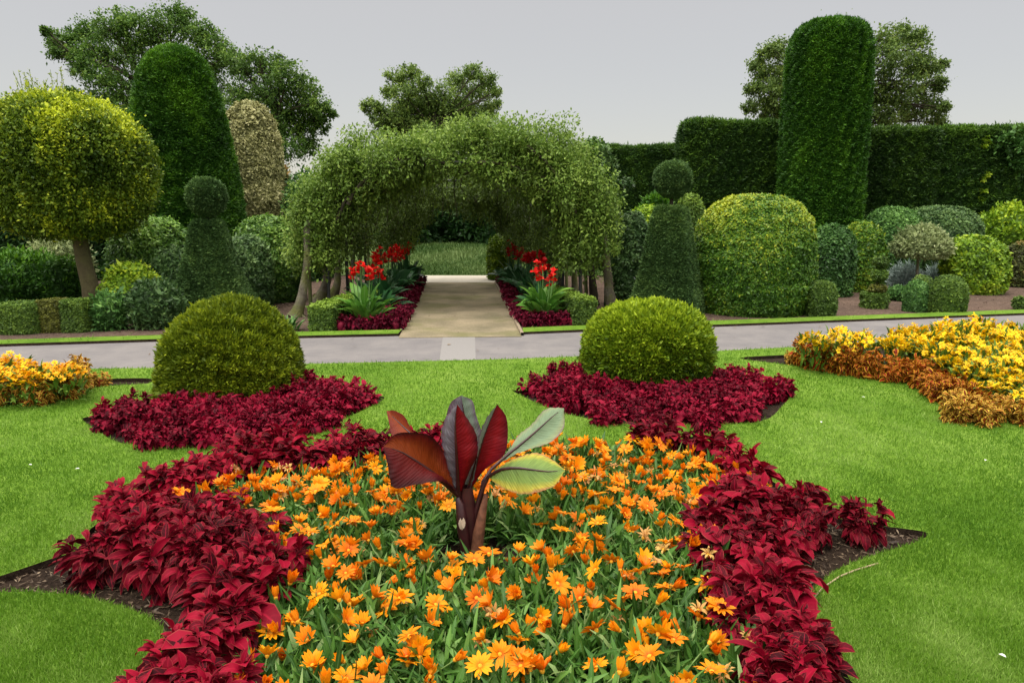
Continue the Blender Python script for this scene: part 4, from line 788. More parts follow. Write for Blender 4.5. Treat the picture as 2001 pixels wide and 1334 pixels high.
RR = poly([(1150, 816, 0.30), (1280, 818, 0.30), (1390, 828, 0.30), (1445, 846, 0.30), (1560, 915, 0.22), (1605, 965, 0.20), (1580, 1030, 0.17), (1575, 1090, 0.13), (1560, 1130, 0.13), (1520, 1150, 0.13), (1505, 1190, 0.13), (1525, 1240, 0.13), (1555, 1290, 0.13), (1580, 1340, 0.13), (1620, 1560, 0.13), (1430, 1560, 0.22), (1425, 1334, 0.22), (1432, 1260, 0.22), (1400, 1205, 0.22), (1352, 1160, 0.22), (1335, 1100, 0.22), (1342, 1040, 0.22), (1352, 992, 0.22), (1400, 985, 0.22), (1488, 935, 0.22), (1440, 888, 0.27), (1385, 855, 0.27), (1250, 845, 0.27)])
ban = G(922, 1085)
cl = 'crimson coleus plant in the red band around the orange flowers of the front bed'
plant_out(RL, .15, 301, CF, 'coleus_plant', cl, 'coleus', 'coleus plants edging the front flower bed', inset=.17, rim=FRONT, clear=FZ)
plant_out(RR, .15, 302, CF, 'coleus_plant', cl, 'coleus', 'coleus plants edging the front flower bed', inset=.17, rim=FRONT, clear=FZ)
p = G(1682, 1062); tag(inst('coleus_plant', CF[1], None, (p[0], p[1], 0), (0, 0, 1.0), (.72, .72, .88)), 'lone dark red coleus plant set apart on bare soil right of the front bed', 'coleus')
dl = at(441, 700, 6.85); dr = at(1266, 700, 7.3)
plant_out(smooth_closed(poly([(190, 822, .1), (230, 850, .1), (310, 862, .1), (480, 852, .1), (600, 838, .1), (690, 805, .1), (722, 780, .1), (705, 752, .18), (600, 722, .2), (450, 722, .2), (300, 762, .2), (230, 785, .15)])), .145, 303, CM, 'coleus_plant', 'magenta red coleus plant in the bed around the left clipped dome', 'coleus', 'coleus plants round the left dome', avoid=[(dl[0], 6.85, .72)], inset=.075, rim=MIDL)
plant_out(smooth_closed(poly([(1022, 766, .1), (1060, 788, .1), (1110, 805, .1), (1200, 820, .1), (1330, 825, .1), (1475, 820, .1), (1510, 790, .1), (1535, 764, .1), (1480, 728, .18), (1400, 712, .2), (1250, 712, .2), (1130, 698, .2), (1040, 738, .15)])), .145, 304, CM, 'coleus_plant', 'magenta red coleus plant in the bed around the right clipped dome', 'coleus', 'coleus plants round the right dome', avoid=[(dr[0], 7.3, .66)], inset=.075, rim=MIDR)

# gazanias: narrow leaved plants with orange daisies
GAZ = NT('gazania_leaf').set(0.5, 0.3); t = GAZ; uvn = t.n('ShaderNodeUVMap'); sp = t.n('ShaderNodeSeparateXYZ'); t.l(uvn.outputs[0], sp.inputs[0]); a_ = t.n('ShaderNodeAttribute', attribute_name='tone')
u = t.math('ABSOLUTE', t.math('MULTIPLY_ADD', sp.outputs[0], 2.0, -1.0))
c = t.mix(t.ramp(u, [(0, (.6, .6, .6)), (.2, (0, 0, 0))]), t.ramp(a_.outputs['Fac'], [(0, (0.025, 0.085, 0.010)), (.45, (0.075, 0.20, 0.025)), (.75, (.16, .32, .055)), (1, (0.28, 0.40, 0.14))]), (0.16, 0.28, 0.09)); t.color(c); t.translucent(c, .2); GAZ = t.m
def petal_mat(name, base, tip, tr=.25):
    t = NT(name).set(0.5, 0.2); uvn = t.n('ShaderNodeUVMap'); sp = t.n('ShaderNodeSeparateXYZ'); t.l(uvn.outputs[0], sp.inputs[0]); oi = t.n('ShaderNodeObjectInfo')
    u = t.math('ABSOLUTE', t.math('MULTIPLY_ADD', sp.outputs[0], 2.0, -1.0)); c = t.ramp(sp.outputs[1], [(0.0, base), (.35, tip)])
    c = t.mix(t.ramp(u, [(0, (.35, .35, .35)), (.35, (0, 0, 0))]), c, base)
    hs = t.n('ShaderNodeHueSaturation'); t.l(t.math('MULTIPLY_ADD', oi.outputs['Random'], .03, .483), hs.inputs['Hue']); t.l(c, hs.inputs['Color']); t.l(t.math('MULTIPLY_ADD', oi.outputs['Random'], .2, .9), hs.inputs['Value'])
    t.color(hs.outputs[0]); t.translucent(hs.outputs[0], tr); return t.m
PET = petal_mat('orange_petals', (0.62, 0.12, 0.003), (0.90, 0.31, 0.005)); PETW = petal_mat('faded_petals', (0.42, 0.16, 0.03), (0.66, 0.38, 0.12))
DISC = plain('flower_disc', (0.75, 0.36, 0.02), .8, .3, 200); STALK = plain('flower_stalk', (0.16, 0.26, 0.07), .6, .2, 30)
def gaz_flower(seed, kind):
    rng = np.random.default_rng(seed); a = Acc(); n = {'open': 14, 'half': 14, 'cup': 13, 'wilt': 11}[kind]; az = np.arange(n) / n * 6.283 + rng.normal(0, .09, n); r0 = .008
    el0 = {'open': R(22), 'half': R(48), 'cup': R(76), 'wilt': R(60)}[kind] + rng.normal(0, .10, n); cu = {'open': R(-30), 'half': R(-10), 'cup': R(6), 'wilt': R(-110)}[kind] + rng.normal(0, .15 if kind != 'wilt' else .9, n)
    P = np.c_[np.cos(az) * r0, np.sin(az) * r0, np.zeros(n)]; L = {'open': .054, 'half': .054, 'cup': .052, 'wilt': .045}[kind] * np.exp(rng.normal(0, .07, n))
    W = {'open': .019, 'half': .021, 'cup': .019, 'wilt': .012}[kind]
    v, q, u, ix = strips(P, az, el0, cu, L, np.full(n, W), 4, [.45, .8, 1, .8, .1], fold=.15, twist=rng.normal(0, .15, n)); a.add(v, q, .5, 0, u.reshape(-1, 4, 2))
    V, Q = surf([(.004, -.014), (.009, -.008), (.0105, 0.0), (.009, .004), (0, .006)], 1, 1, nseg=10, rows=6); a.add(V, Q, .5, 1)
    return a.mesh('gazania_petals', [PETW if kind == 'wilt' else PET, DISC])
GF = {k: [gaz_flower(400 + 10 * j + i, k) for i in range(4)] for j, k in enumerate(('open', 'half', 'cup', 'wilt'))}
a = Acc(); v, q = tube([(0, 0, -.20), (.004, .002, -.1), (0, 0, -.010)], [.0032, .003, .0035], 5); a.add(v, q); STEM = a.mesh('flower_stem', [STALK])
def gaz_leaves(seed, n=95):
    rng = np.random.default_rng(seed); a = Acc(); az = rng.uniform(0, 6.283, n); rr = .11 * np.sqrt(rng.random(n)); aa = rng.uniform(0, 6.283, n); P = np.c_[np.cos(aa) * rr, np.sin(aa) * rr, rng.uniform(.0, .05, n)]
    v, q, u, ix = strips(P, az, R(62) + rng.normal(0, .33, n), R(-50) + rng.normal(0, .5, n), .145 * np.exp(rng.normal(0, .2, n)), .017 * np.exp(rng.normal(0, .25, n)), 4, [.3, .55, .95, 1, .1], fold=.2, twist=rng.normal(0, .5, n))
    a.add(v, q, np.clip(.43 + rng.normal(0, .28, n), 0, 1)[ix], 0, u.reshape(-1, 4, 2)); return a.mesh('gazania_leaves', [GAZ])
GL = [gaz_leaves(450 + i) for i in range(6)]
rng = np.random.default_rng(460); PG = scatter(FZ, .125, rng, 14000, avoid=[(ban[0] + .08, ban[1] - .10, .29)])
for p in PG:
    root = empty('gazania_plant', (p[0], p[1], 0), rng.uniform(0, 6.28), rng.uniform(.95, 1.15)); tag(root, 'narrow leaved gazania plant with orange daisy flowers in the front bed', 'gazania', 'gazanias in the front bed')
    inst('foliage', GL[rng.integers(6)], root)
    far_ = p[1] > 3.9; nf = rng.choice([3, 4, 5]) if far_ else rng.choice([2, 2, 3])
    for k in range(nf):
        kd = rng.choice(['open', 'half', 'cup', 'wilt'], p=[.27, .34, .26, .13]); an = rng.uniform(0, 6.28); r_ = rng.uniform(.01, .085)
        s = rng.uniform(.74, 1.0); f = inst('flower', GF[kd][rng.integers(4)], root, (math.cos(an) * r_, math.sin(an) * r_, rng.uniform(.135, .205) - (.02 if kd == 'wilt' else 0)), (rng.normal(.15, .42), rng.normal(0, .42), rng.uniform(0, 6.28)), (s, s, s))
        if kd == 'wilt': f['label'] = 'faded shrivelled flower'
        inst('stem', STEM, f)

# ------------------------------------------------------------------ red banana in the middle of the front bed
YBN = ban[1]
bn_root = empty('banana_plant', (ban[0], ban[1], 0)); tag(bn_root, 'red leaved banana plant with upright paddle leaves amid the orange flowers', 'banana plant')
BO = np.array([ban[0], ban[1], 0])
def ban_mat(name, stops, rib, vstops=None, spec=.16, rough=.42, tr=.2, streak=.16):
    """stops run from midrib to margin; vstops from leaf base to tip (mixed in)"""
    t = NT(name).set(rough, spec); uvn = t.n('ShaderNodeUVMap'); sp = t.n('ShaderNodeSeparateXYZ'); t.l(uvn.outputs[0], sp.inputs[0])
    u = sp.outputs[0]; nz = t.noise(9, 4); uu = t.math('ADD', u, t.math('MULTIPLY_ADD', nz, .3, -.15)); c = t.ramp(uu, stops)
    if vstops: c = t.mix(t.ramp(t.math('ADD', sp.outputs[1], t.math('MULTIPLY_ADD', t.noise(5, 3), .4, -.2)), [(p, (f, f, f)) for p, f, _ in vstops]), c, vstops[0][2])
    st = t.math('SINE', t.math('MULTIPLY_ADD', sp.outputs[1], 190.0, t.math('MULTIPLY', u, -26.0))); s2 = t.math('MULTIPLY_ADD', st, .5, .5)
    cc = t.n('ShaderNodeCombineXYZ'); v2 = t.n('ShaderNodeTexNoise'); v2.inputs['Scale'].default_value = 1.0; v2.inputs['Detail'].default_value = 3
    t.l(t.math('MULTIPLY_ADD', sp.outputs[1], 55.0, t.math('MULTIPLY', u, -9.0)), cc.inputs[0]); t.l(t.math('MULTIPLY', u, 1.5), cc.inputs[1]); t.l(cc.outputs[0], v2.inputs['Vector'])
    c = t.mix(1.0, c, t.ramp(v2.outputs['Fac'], [(.3, (1 - streak,) * 3), (.7, (1 + streak,) * 3)]), 'MULTIPLY')
    c = t.mix(t.ramp(u, [(0, (.9, .9, .9)), (.035, (0, 0, 0))]), c, rib); t.color(c); t.bump(t.math('ADD', t.math('MULTIPLY', s2, .35), v2.outputs['Fac']), .35, .008); t.translucent(c, tr); return t.m
def half(acc, rib, mar, mi, N=36, M=9, pleat=.0035, belly=.0, seed=0, fray=0.0):
    """one half of a leaf blade, lofted from rib to margin; both are lists of (px, py, Y)"""
    def curve(pl):
        P = np.array([at(*p) for p in pl]); d = np.r_[0, np.cumsum(np.linalg.norm(np.diff(P, axis=0), axis=1))]; k = len(P); out = []
        T = np.gradient(P, d, axis=0) if k > 2 else np.repeat((P[1:] - P[:1]) / d[-1], 2, 0)
        for s in np.linspace(0, d[-1], N):
            i = min(np.searchsorted(d, s, 'right') - 1, k - 2); h_ = d[i + 1] - d[i]; x = (s - d[i]) / h_
            out.append((2 * x ** 3 - 3 * x ** 2 + 1) * P[i] + (x ** 3 - 2 * x ** 2 + x) * h_ * T[i] + (-2 * x ** 3 + 3 * x ** 2) * P[i + 1] + (x ** 3 - x ** 2) * h_ * T[i + 1])
        return np.array(out)
    A, B = curve(rib), curve(mar); rg = np.random.default_rng(seed); V = np.empty((N, M, 3))
    ph = np.cumsum(rg.uniform(.5, 1.6, N)); nn = np.cross(np.gradient(A, axis=0), B - A); nn = nrm(nn)
    if fray: B = B + (A - B) * (fray * np.abs(rg.normal(size=N)) * np.linspace(.2, 1, N))[:, None]
    for j in range(M):
        t_ = j / (M - 1); V[:, j] = A + (B - A) * t_ + nn * (belly * math.sin(math.pi * t_) * np.sin(np.linspace(0, np.pi, N)) + pleat * t_ ** .5 * np.sin(ph * 2.2) * (1 if t_ < 1 else .8))[:, None]
    q, uv = [], []
    for i in range(N - 1):
        for j in range(M - 1):
            q.append((i * M + j, i * M + j + 1, (i + 1) * M + j + 1, (i + 1) * M + j)); uv += [(j / (M - 1), i / (N - 1)), ((j + 1) / (M - 1), i / (N - 1)), ((j + 1) / (M - 1), (i + 1) / (N - 1)), (j / (M - 1), (i + 1) / (N - 1))]
    acc.add(V.reshape(-1, 3) - BO, np.array(q), .5, mi, np.array(uv).reshape(-1, 4, 2)); return A
RED = (0.075, 0.006, 0.006); DRED = (0.030, 0.004, 0.005); BR = (0.17, 0.035, 0.008)
B1u = ban_mat('banana_red_upper', [(0, (0.17, 0.030, 0.005)), (.5, (0.19, 0.032, 0.005)), (.85, (0.10, 0.008, 0.005)), (1, DRED)], DRED)
B1l = ban_mat('banana_red_lower', [(0, (0.10, 0.008, 0.005)), (.6, (0.085, 0.005, 0.006)), (1, DRED)], DRED)
B3g = ban_mat('banana_purple_grey', [(0, (0.10, 0.075, 0.10)), (.5, (0.165, 0.155, 0.175)), (1, (0.12, 0.07, 0.10))], (0.10, 0.02, 0.03), streak=.35)
B3r = ban_mat('banana_crimson', [(0, (0.14, 0.004, 0.008)), (.5, (0.20, 0.005, 0.009)), (1, (0.075, 0.004, 0.008))], (0.10, 0.01, 0.02))
B3b = ban_mat('banana_grey_green', [(0, (0.15, 0.21, 0.15)), (.6, (0.19, 0.24, 0.19)), (1, (0.15, 0.11, 0.15))], (0.08, 0.06, 0.05))
B5 = ban_mat('banana_green', [(0, (0.17, 0.24, 0.14)), (.55, (0.20, 0.29, 0.17)), (.88, (0.25, 0.30, 0.15)), (1, (0.22, 0.15, 0.16))], (0.07, 0.09, 0.045), streak=.15)
B6 = ban_mat('banana_yellow_green', [(0, (0.15, 0.24, 0.07)), (.55, (0.22, 0.33, 0.07)), (.85, (0.50, 0.45, 0.06)), (1, (0.40, 0.20, 0.08))], (0.09, 0.03, 0.025), streak=.25, tr=.3)
def fan(px, py):  # zoom coordinates -> picture
    return 600 + px / 3.335, 740 + py / 3.335
def PL(pts, Ys):
    n = len(pts); Yl = np.interp(np.linspace(0, 1, n), np.linspace(0, 1, len(Ys)), Ys); return [(*fan(*p), y) for p, y in zip(pts, Yl)]
Yb = YBN
def leaf(name, lab, halves, mats, petiole, rads):
    a = Acc(); ribs = None
    for h_ in halves:
        r_, m_, mi = h_[0], h_[1], h_[2]; A = half(a, r_, m_, mi, **(h_[3] if len(h_) > 3 else {})); ribs = A if ribs is None else ribs
    P = np.array([at(*p) for p in petiole]); P = np.concatenate([bez(P[i], (P[i] + P[i + 1]) / 2, P[i + 1], 4)[:3] for i in range(len(P) - 1)] + [P[-1:]])
    full = np.concatenate([P, ribs[::4][1:]]); v, q = tube(full - BO, np.r_[np.linspace(rads[0], rads[1], len(P)), np.linspace(rads[1], .002, len(full) - len(P))], 10, 1); a.add(v, q, .5, len(mats) - 1)
    o = a.build('leaf', mats, bn_root, True)
    if lab: o['label'] = lab
DSTEM = plain('banana_stem', (0.040, 0.009, 0.010), .4, .4, 14); DSTEM.node_tree.nodes['Principled BSDF'].inputs['Specular IOR Level'].default_value = .5 if 'Principled BSDF' in DSTEM.node_tree.nodes else .5
rib1 = PL([(990, 760), (930, 705), (850, 640), (760, 570), (680, 515), (590, 465), (497, 440)], [Yb, Yb - .12, Yb - .22])
leaf('leaf', 'broad dark red leaf spreading left', [(rib1, PL([(990, 760), (950, 590), (875, 445), (800, 372), (700, 350), (570, 362), (497, 440)], [Yb, Yb + .05, Yb - .10, Yb - .22]), 0, dict(belly=.02, seed=1)),
      (rib1, PL([(990, 760), (920, 690), (850, 668), (700, 690), (565, 708), (525, 560), (497, 440)], [Yb, Yb - .22, Yb - .30, Yb - .22]), 1, dict(belly=.02, seed=2))], [B1u, B1l, DSTEM], [(922, 1060, Yb), (912, 1000, Yb)] + rib1[:1], (.022, .016))
rib2 = PL([(960, 640), (800, 470), (690, 370), (600, 285), (518, 210)], [Yb + .08, Yb + .25, Yb + .38])
leaf('leaf', 'small reddish brown leaf behind the broad dark one', [(rib2, PL([(960, 640), (790, 440), (690, 345), (625, 235), (560, 205), (518, 210)], [Yb + .08, Yb + .3, Yb + .40]), 0, dict(seed=3)),
      (rib2, PL([(960, 640), (760, 480), (650, 425), (560, 380), (535, 290), (518, 210)], [Yb + .08, Yb + .2, Yb + .38]), 0, dict(seed=4))], [ban_mat('banana_rust', [(0, (0.25, 0.045, 0.008)), (1, (0.14, 0.014, 0.008))], DRED, tr=.25), DSTEM], [(922, 1050, Yb), (905, 980, Yb + .05)] + rib2[:1], (.015, .012))
# central folded leaf: grey purple outside left, crimson inside right, grey green back blade
rib3 = PL([(990, 780), (985, 640), (975, 500), (966, 360), (968, 240), (978, 165)], [Yb, Yb - .10, Yb - .10])
leaf('leaf', 'tall folded leaf, purple grey outside and crimson inside', [(rib3, PL([(990, 780), (930, 620), (895, 480), (872, 360), (900, 260), (978, 160)], [Yb, Yb - .02, Yb + .02, Yb - .05]), 0, dict(seed=5, belly=.02, pleat=.006)),
      (rib3, PL([(990, 780), (1060, 600), (1112, 480), (1108, 380), (1040, 250), (985, 175)], [Yb, Yb - .08, Yb - .02, Yb - .08]), 1, dict(seed=6, belly=-.03))], [B3g, B3r, DSTEM], [(924, 1070, Yb), (914, 1020, Yb)] + rib3[:1], (.026, .014))
rib3b = PL([(1010, 760), (1020, 560), (1030, 400), (1025, 250), (1005, 108)], [Yb + .03, Yb + .06, Yb + .08])
leaf('leaf', 'upright grey green leaf with purple edge behind the folded one', [(rib3b, PL([(1010, 760), (930, 520), (900, 370), (905, 260), (950, 140), (1005, 108)], [Yb + .03, Yb + .08, Yb + .08]), 1, dict(seed=7)),
      (rib3b, PL([(1010, 760), (1110, 520), (1138, 360), (1100, 230), (1075, 140), (1005, 108)], [Yb + .03, Yb + .06, Yb + .08]), 0, dict(seed=8, pleat=.005))], [B3b, B3g, DSTEM], [(924, 1070, Yb), (918, 1000, Yb + .03)] + rib3b[:1], (.02, .012))
rib4 = PL([(1030, 790), (1070, 660), (1120, 480), (1165, 340), (1205, 240), (1238, 165)], [Yb + .02, Yb - .02, Yb + .02])
leaf('leaf', 'upright crimson leaf with grey green back on its left', [(rib4, PL([(1030, 790), (1090, 640), (1110, 470), (1120, 370), (1180, 240), (1238, 165)], [Yb + .02, Yb - .06, Yb - .06, Yb + .0]), 0, dict(seed=9)),
      (rib4, PL([(1030, 790), (1160, 590), (1292, 480), (1308, 380), (1290, 230), (1238, 165)], [Yb + .02, Yb - .08, Yb - .02, Yb + .02]), 1, dict(seed=10, belly=.02))], [B3b, B3r, DSTEM], [(926, 1075, Yb), (918, 1020, Yb + .01)] + rib4[:1], (.022, .012))
rib5 = PL([(1200, 590), (1300, 500), (1400, 420), (1500, 335), (1600, 245), (1672, 190)], [Yb + .12, Yb + .22, Yb + .36])
leaf('leaf', 'long grey green leaf reaching up to the right', [(rib5, PL([(1200, 590), (1330, 440), (1375, 370), (1460, 300), (1560, 195), (1672, 188)], [Yb + .12, Yb + .30, Yb + .40]), 0, dict(seed=11)),
      (rib5, PL([(1200, 590), (1360, 490), (1470, 452), (1590, 410), (1672, 320), (1674, 196)], [Yb + .12, Yb + .16, Yb + .32]), 0, dict(seed=12, belly=.015))], [B5, DSTEM], [(928, 1070, Yb), (934, 1000, Yb + .03), (945, 940, Yb + .07)] + rib5[:1], (.02, .009))
rib6 = PL([(1180, 640), (1260, 592), (1360, 580), (1470, 592), (1580, 604), (1680, 594)], [Yb + .0, Yb - .08, Yb - .10])
leaf('leaf', 'ragged yellow green leaf hanging to the right', [(rib6, PL([(1180, 640), (1260, 570), (1370, 510), (1510, 480), (1610, 530), (1680, 590)], [Yb, Yb + .06, Yb + .0]), 0, dict(seed=13, fray=.05)),
      (rib6, PL([(1180, 640), (1240, 690), (1370, 750), (1500, 745), (1620, 690), (1680, 598)], [Yb, Yb - .16, Yb - .14]), 0, dict(seed=14, fray=.06, pleat=.005))], [B6, DSTEM], [(930, 1075, Yb), (930, 1000, Yb - .01), (944, 950, Yb)] + rib6[:1], (.02, .010))
def stemtube(pts, rad, mat, nm, lab=None):
    P = np.array([at(*p) for p in pts]); v, q = tube(P - BO, rad, 12, 7, .05); a = Acc(); a.add(v, q); o = a.build(nm, mat, bn_root, True)
    if lab: o['label'] = lab
stemtube([(924, 1092, Yb), (921, 1050, Yb), (916, 1000, Yb), (912, 950, Yb)], [.055, .05, .044, .03], DSTEM, 'stem')
STUB = plain('dry_leaf_sheath', (0.16, 0.065, 0.035), .6, .5, 25); TAN = plain('papery_sheath', (0.62, 0.50, 0.36), .8, .2, 30)
stemtube([(930, 1085, Yb - .05), (936, 1040, Yb - .055), (943, 1000, Yb - .04), (950, 965, Yb - .02)], [.032, .03, .022, .012], STUB, 'leaf_stub', 'brown cut leaf stub')
stemtube([(912, 1086, Yb - .05), (904, 1030, Yb - .05), (899, 985, Yb - .03), (894, 972, Yb - .02)], [.026, .03, .024, .012], DSTEM, 'leaf_stub')
a = Acc(); P = np.array([at(903, 1035, Yb - .10)]); v, q, u, ix = strips(np.repeat(P, 3, 0) - BO + [[0, 0, 0], [.008, -.005, .01], [-.008, 0, .005]], np.array([-1.57, -1.2, -1.9]), np.array([1.3, 1.5, 1.4]), np.array([.4, .2, .5]), .06, .022, 4, OV[4], .2); a.add(v, q, .5, 0, u.reshape(-1, 4, 2)); a.build('dry_sheath', TAN, bn_root)

# ------------------------------------------------------------------ yellow flower beds left and right
YPET = leaf_mat('yellow_petals', (0.78, 0.42, 0.003), (0.86, 0.58, 0.004), (0.90, 0.68, 0.01), tr=.2); YLEAF = leaf_mat('yellow_flower_leaves', (0.04, 0.09, 0.012), (0.10, 0.20, 0.025), (0.22, 0.33, 0.05))
OPET = leaf_mat('amber_petals', (0.75, 0.30, 0.004), (0.85, 0.47, 0.005), (0.90, 0.60, 0.01), tr=.2)
def yellow_plant(seed, pm, nh=46):
    rng = np.random.default_rng(seed); lf = Acc(); n = 90; az = rng.uniform(0, 6.283, n); r_ = .14 * np.sqrt(rng.random(n)); P = np.c_[np.cos(az) * r_, np.sin(az) * r_, rng.uniform(.04, .24, n)]
    v, q, u, ix = strips(P, az + rng.normal(0, .6, n), R(45) + rng.normal(0, .4, n), R(-50), .09, .03, 3, OV[3], .2); lf.add(v, q, np.clip(.5 + rng.normal(0, .2, n), 0, 1)[ix])
    fl = Acc(); c = 0
    for k in range(nh):
        an = rng.uniform(0, 6.283); rr = .15 * math.sqrt(rng.random()); C = np.array([math.cos(an) * rr, math.sin(an) * rr, .30 - rr * .55 + rng.uniform(-.03, .03)]); m = 9
        az2 = np.arange(m) / m * 6.283 + rng.uniform(0, 1); v, q, u, ix = strips(np.repeat(C[None], m, 0) + np.c_[np.cos(az2), np.sin(az2), 0 * az2] * .005, az2, R(14) + rng.normal(0, .25, m), R(-22), .026, .017, 2, [.5, 1, .3]); 
        tl = rng.normal(0, .22, 2); v = v - C; v[:, 2] += v[:, 0] * tl[0] + v[:, 1] * (tl[1] - .15); v = v + C
        fl.add(v, q, np.clip(.5 + rng.normal(0, .2) + rng.normal(0, .1, m), 0, 1)[ix])
        V, Q = surf([(.008, 0), (.007, .005), (0, .007)], 1, 1, nseg=6, rows=3); fl.add(V + C, Q, 0.0)
    return lf.mesh('yellow_flower_leaves', [YLEAF]), fl.mesh('yellow_flowers', [pm])
YP = [yellow_plant(500 + i, YPET) for i in range(4)]; AP = [yellow_plant(510 + i, OPET) for i in range(3)]
def plant_yellow(Q, d, seed, kinds, label, group, slope):
    rng = np.random.default_rng(seed)
    PP = scatter(Q, d, rng, 7000); ed = edge_dist(PP, Q)
    for p, e_ in zip(PP, ed):
        if seed == 521 and e_ < .13 and p[1] < 8.6 and rng.random() < .35: continue
        l_, f_ = kinds[rng.integers(len(kinds))]; s = rng.uniform(.92, 1.1); root = empty('yellow_daisy_plant', (p[0], p[1], 0), rng.uniform(0, 6.28)); root.scale = (s, s, s * slope(p)); tag(root, label, 'flowers', group)
        inst('foliage', l_, root); inst('flower_heads', f_, root)
sr = lambda p: np.clip(1.05 + (p[1] - 6.2) * .34, .95, 2.3)
YZ = poly([(1585, 676, .34), (1650, 652, .42), (1750, 636, .5), (1850, 630, .5), (2001, 630, .5), (2500, 636, .5), (2700, 700, .45), (2400, 768, .36), (2001, 758, .34), (1930, 748, .34), (1880, 715, .34), (1790, 690, .34), (1710, 680, .34), (1640, 678, .34)])
BZ1 = poly([(1560, 712, .04), (1680, 735, .04), (1790, 757, .04), (1835, 782, .06), (1870, 790, .08), (1925, 752, .33), (1880, 717, .34), (1790, 692, .34), (1710, 682, .34), (1640, 680, .34), (1590, 684, .26)])
BZ2 = poly([(1875, 800, .1), (1862, 822, .06), (1935, 828, .06), (2100, 828, .06), (2400, 838, .06), (2400, 770, .34), (2001, 760, .33), (1930, 752, .33), (1880, 785, .15)])
plant_yellow(YZ, .17, 521, YP, 'yellow daisy plant massed in the big bed at the right', 'yellow flowers of the right bed', lambda p: np.clip(1.1 + (p[1] - 6.2) * .33, 1.0, 2.3))
slr = lambda p: np.clip(1.05 + (p[1] - 6.2) * .24, 1.0, 1.75)
plant_out(BZ1, .15, 531, CB, 'bronze_coleus', 'bronze and red coleus plant edging the yellow flowers along the lawn at the right', 'coleus', 'bronze coleus of the right bed', slope=slr)
plant_out(BZ2, .15, 532, CGE, 'bronze_coleus', 'gold edged brown coleus plant at the near corner of the right yellow bed', 'coleus', 'gold edged coleus of the right bed', slope=slr)
pt = G(1548, 712); tag(inst('bronze_coleus', CGE[0], None, (pt[0], pt[1], 0), (0, 0, .4), (.7, .7, .6)), 'small low coleus plant at the pointed left tip of the right yellow bed', 'coleus')
YZL = poly([(-420, 755, .25), (-200, 725, .3), (0, 708, .36), (90, 712, .36), (135, 730, .32), (125, 748, .25), (0, 752, .25), (-200, 765, .25), (-420, 800, .25)])
plant_yellow(YZL, .17, 522, AP, 'amber daisy plant massed in the bed at the left edge', 'amber flowers of the left bed', lambda p: 1.3)
BZL = poly([(-420, 812, .1), (-200, 800, .1), (0, 784, .08), (100, 770, .06), (160, 758, .06), (168, 742, .15), (125, 750, .22), (0, 756, .22), (-200, 770, .22), (-420, 800, .22)])
plant_out(BZL, .145, 533, CGE, 'bronze_coleus', 'gold and brown coleus plant edging the amber flowers at the left', 'coleus', 'gold edged coleus of the left bed', slope=lambda p: 1.15)
pt = G(196, 758); tag(inst('bronze_coleus', CGE[1], None, (pt[0], pt[1], 0), (0, 0, .4), (.75, .75, .62)), 'small yellow leaved plant at the right tip of the left amber bed', 'coleus')

# ------------------------------------------------------------------ cannas and coleus along the path
CLEAF = NT('canna_leaf').set(.38, .4); t = CLEAF; uvn = t.n('ShaderNodeUVMap'); sp = t.n('ShaderNodeSeparateXYZ'); t.l(uvn.outputs[0], sp.inputs[0]); a_ = t.n('ShaderNodeAttribute', attribute_name='tone'); u = t.math('ABSOLUTE', t.math('MULTIPLY_ADD', sp.outputs[0], 2.0, -1.0))
c = t.mix(t.ramp(u, [(0, (.7, .7, .7)), (.12, (0, 0, 0))]), t.ramp(a_.outputs['Fac'], [(0, (0.035, 0.12, 0.018)), (.5, (0.095, 0.26, 0.03)), (1, (0.22, 0.42, 0.06))]), (.2, .36, .12)); t.color(c); t.translucent(c, .25); CLEAF = t.m
CLEAFD = leaf_mat('dark_canna_leaf', (0.015, 0.06, 0.022), (0.03, 0.115, 0.035), (0.07, 0.19, 0.06), rough=.4, spec=.4)
CPET = leaf_mat('scarlet_petals', (0.55, 0.004, 0.006), (0.80, 0.012, 0.010), (0.85, 0.06, 0.03), tr=.25); CPETD = leaf_mat('deep_red_petals', (0.28, 0.002, 0.006), (0.48, 0.004, 0.008), (0.66, 0.012, 0.01), tr=.2)
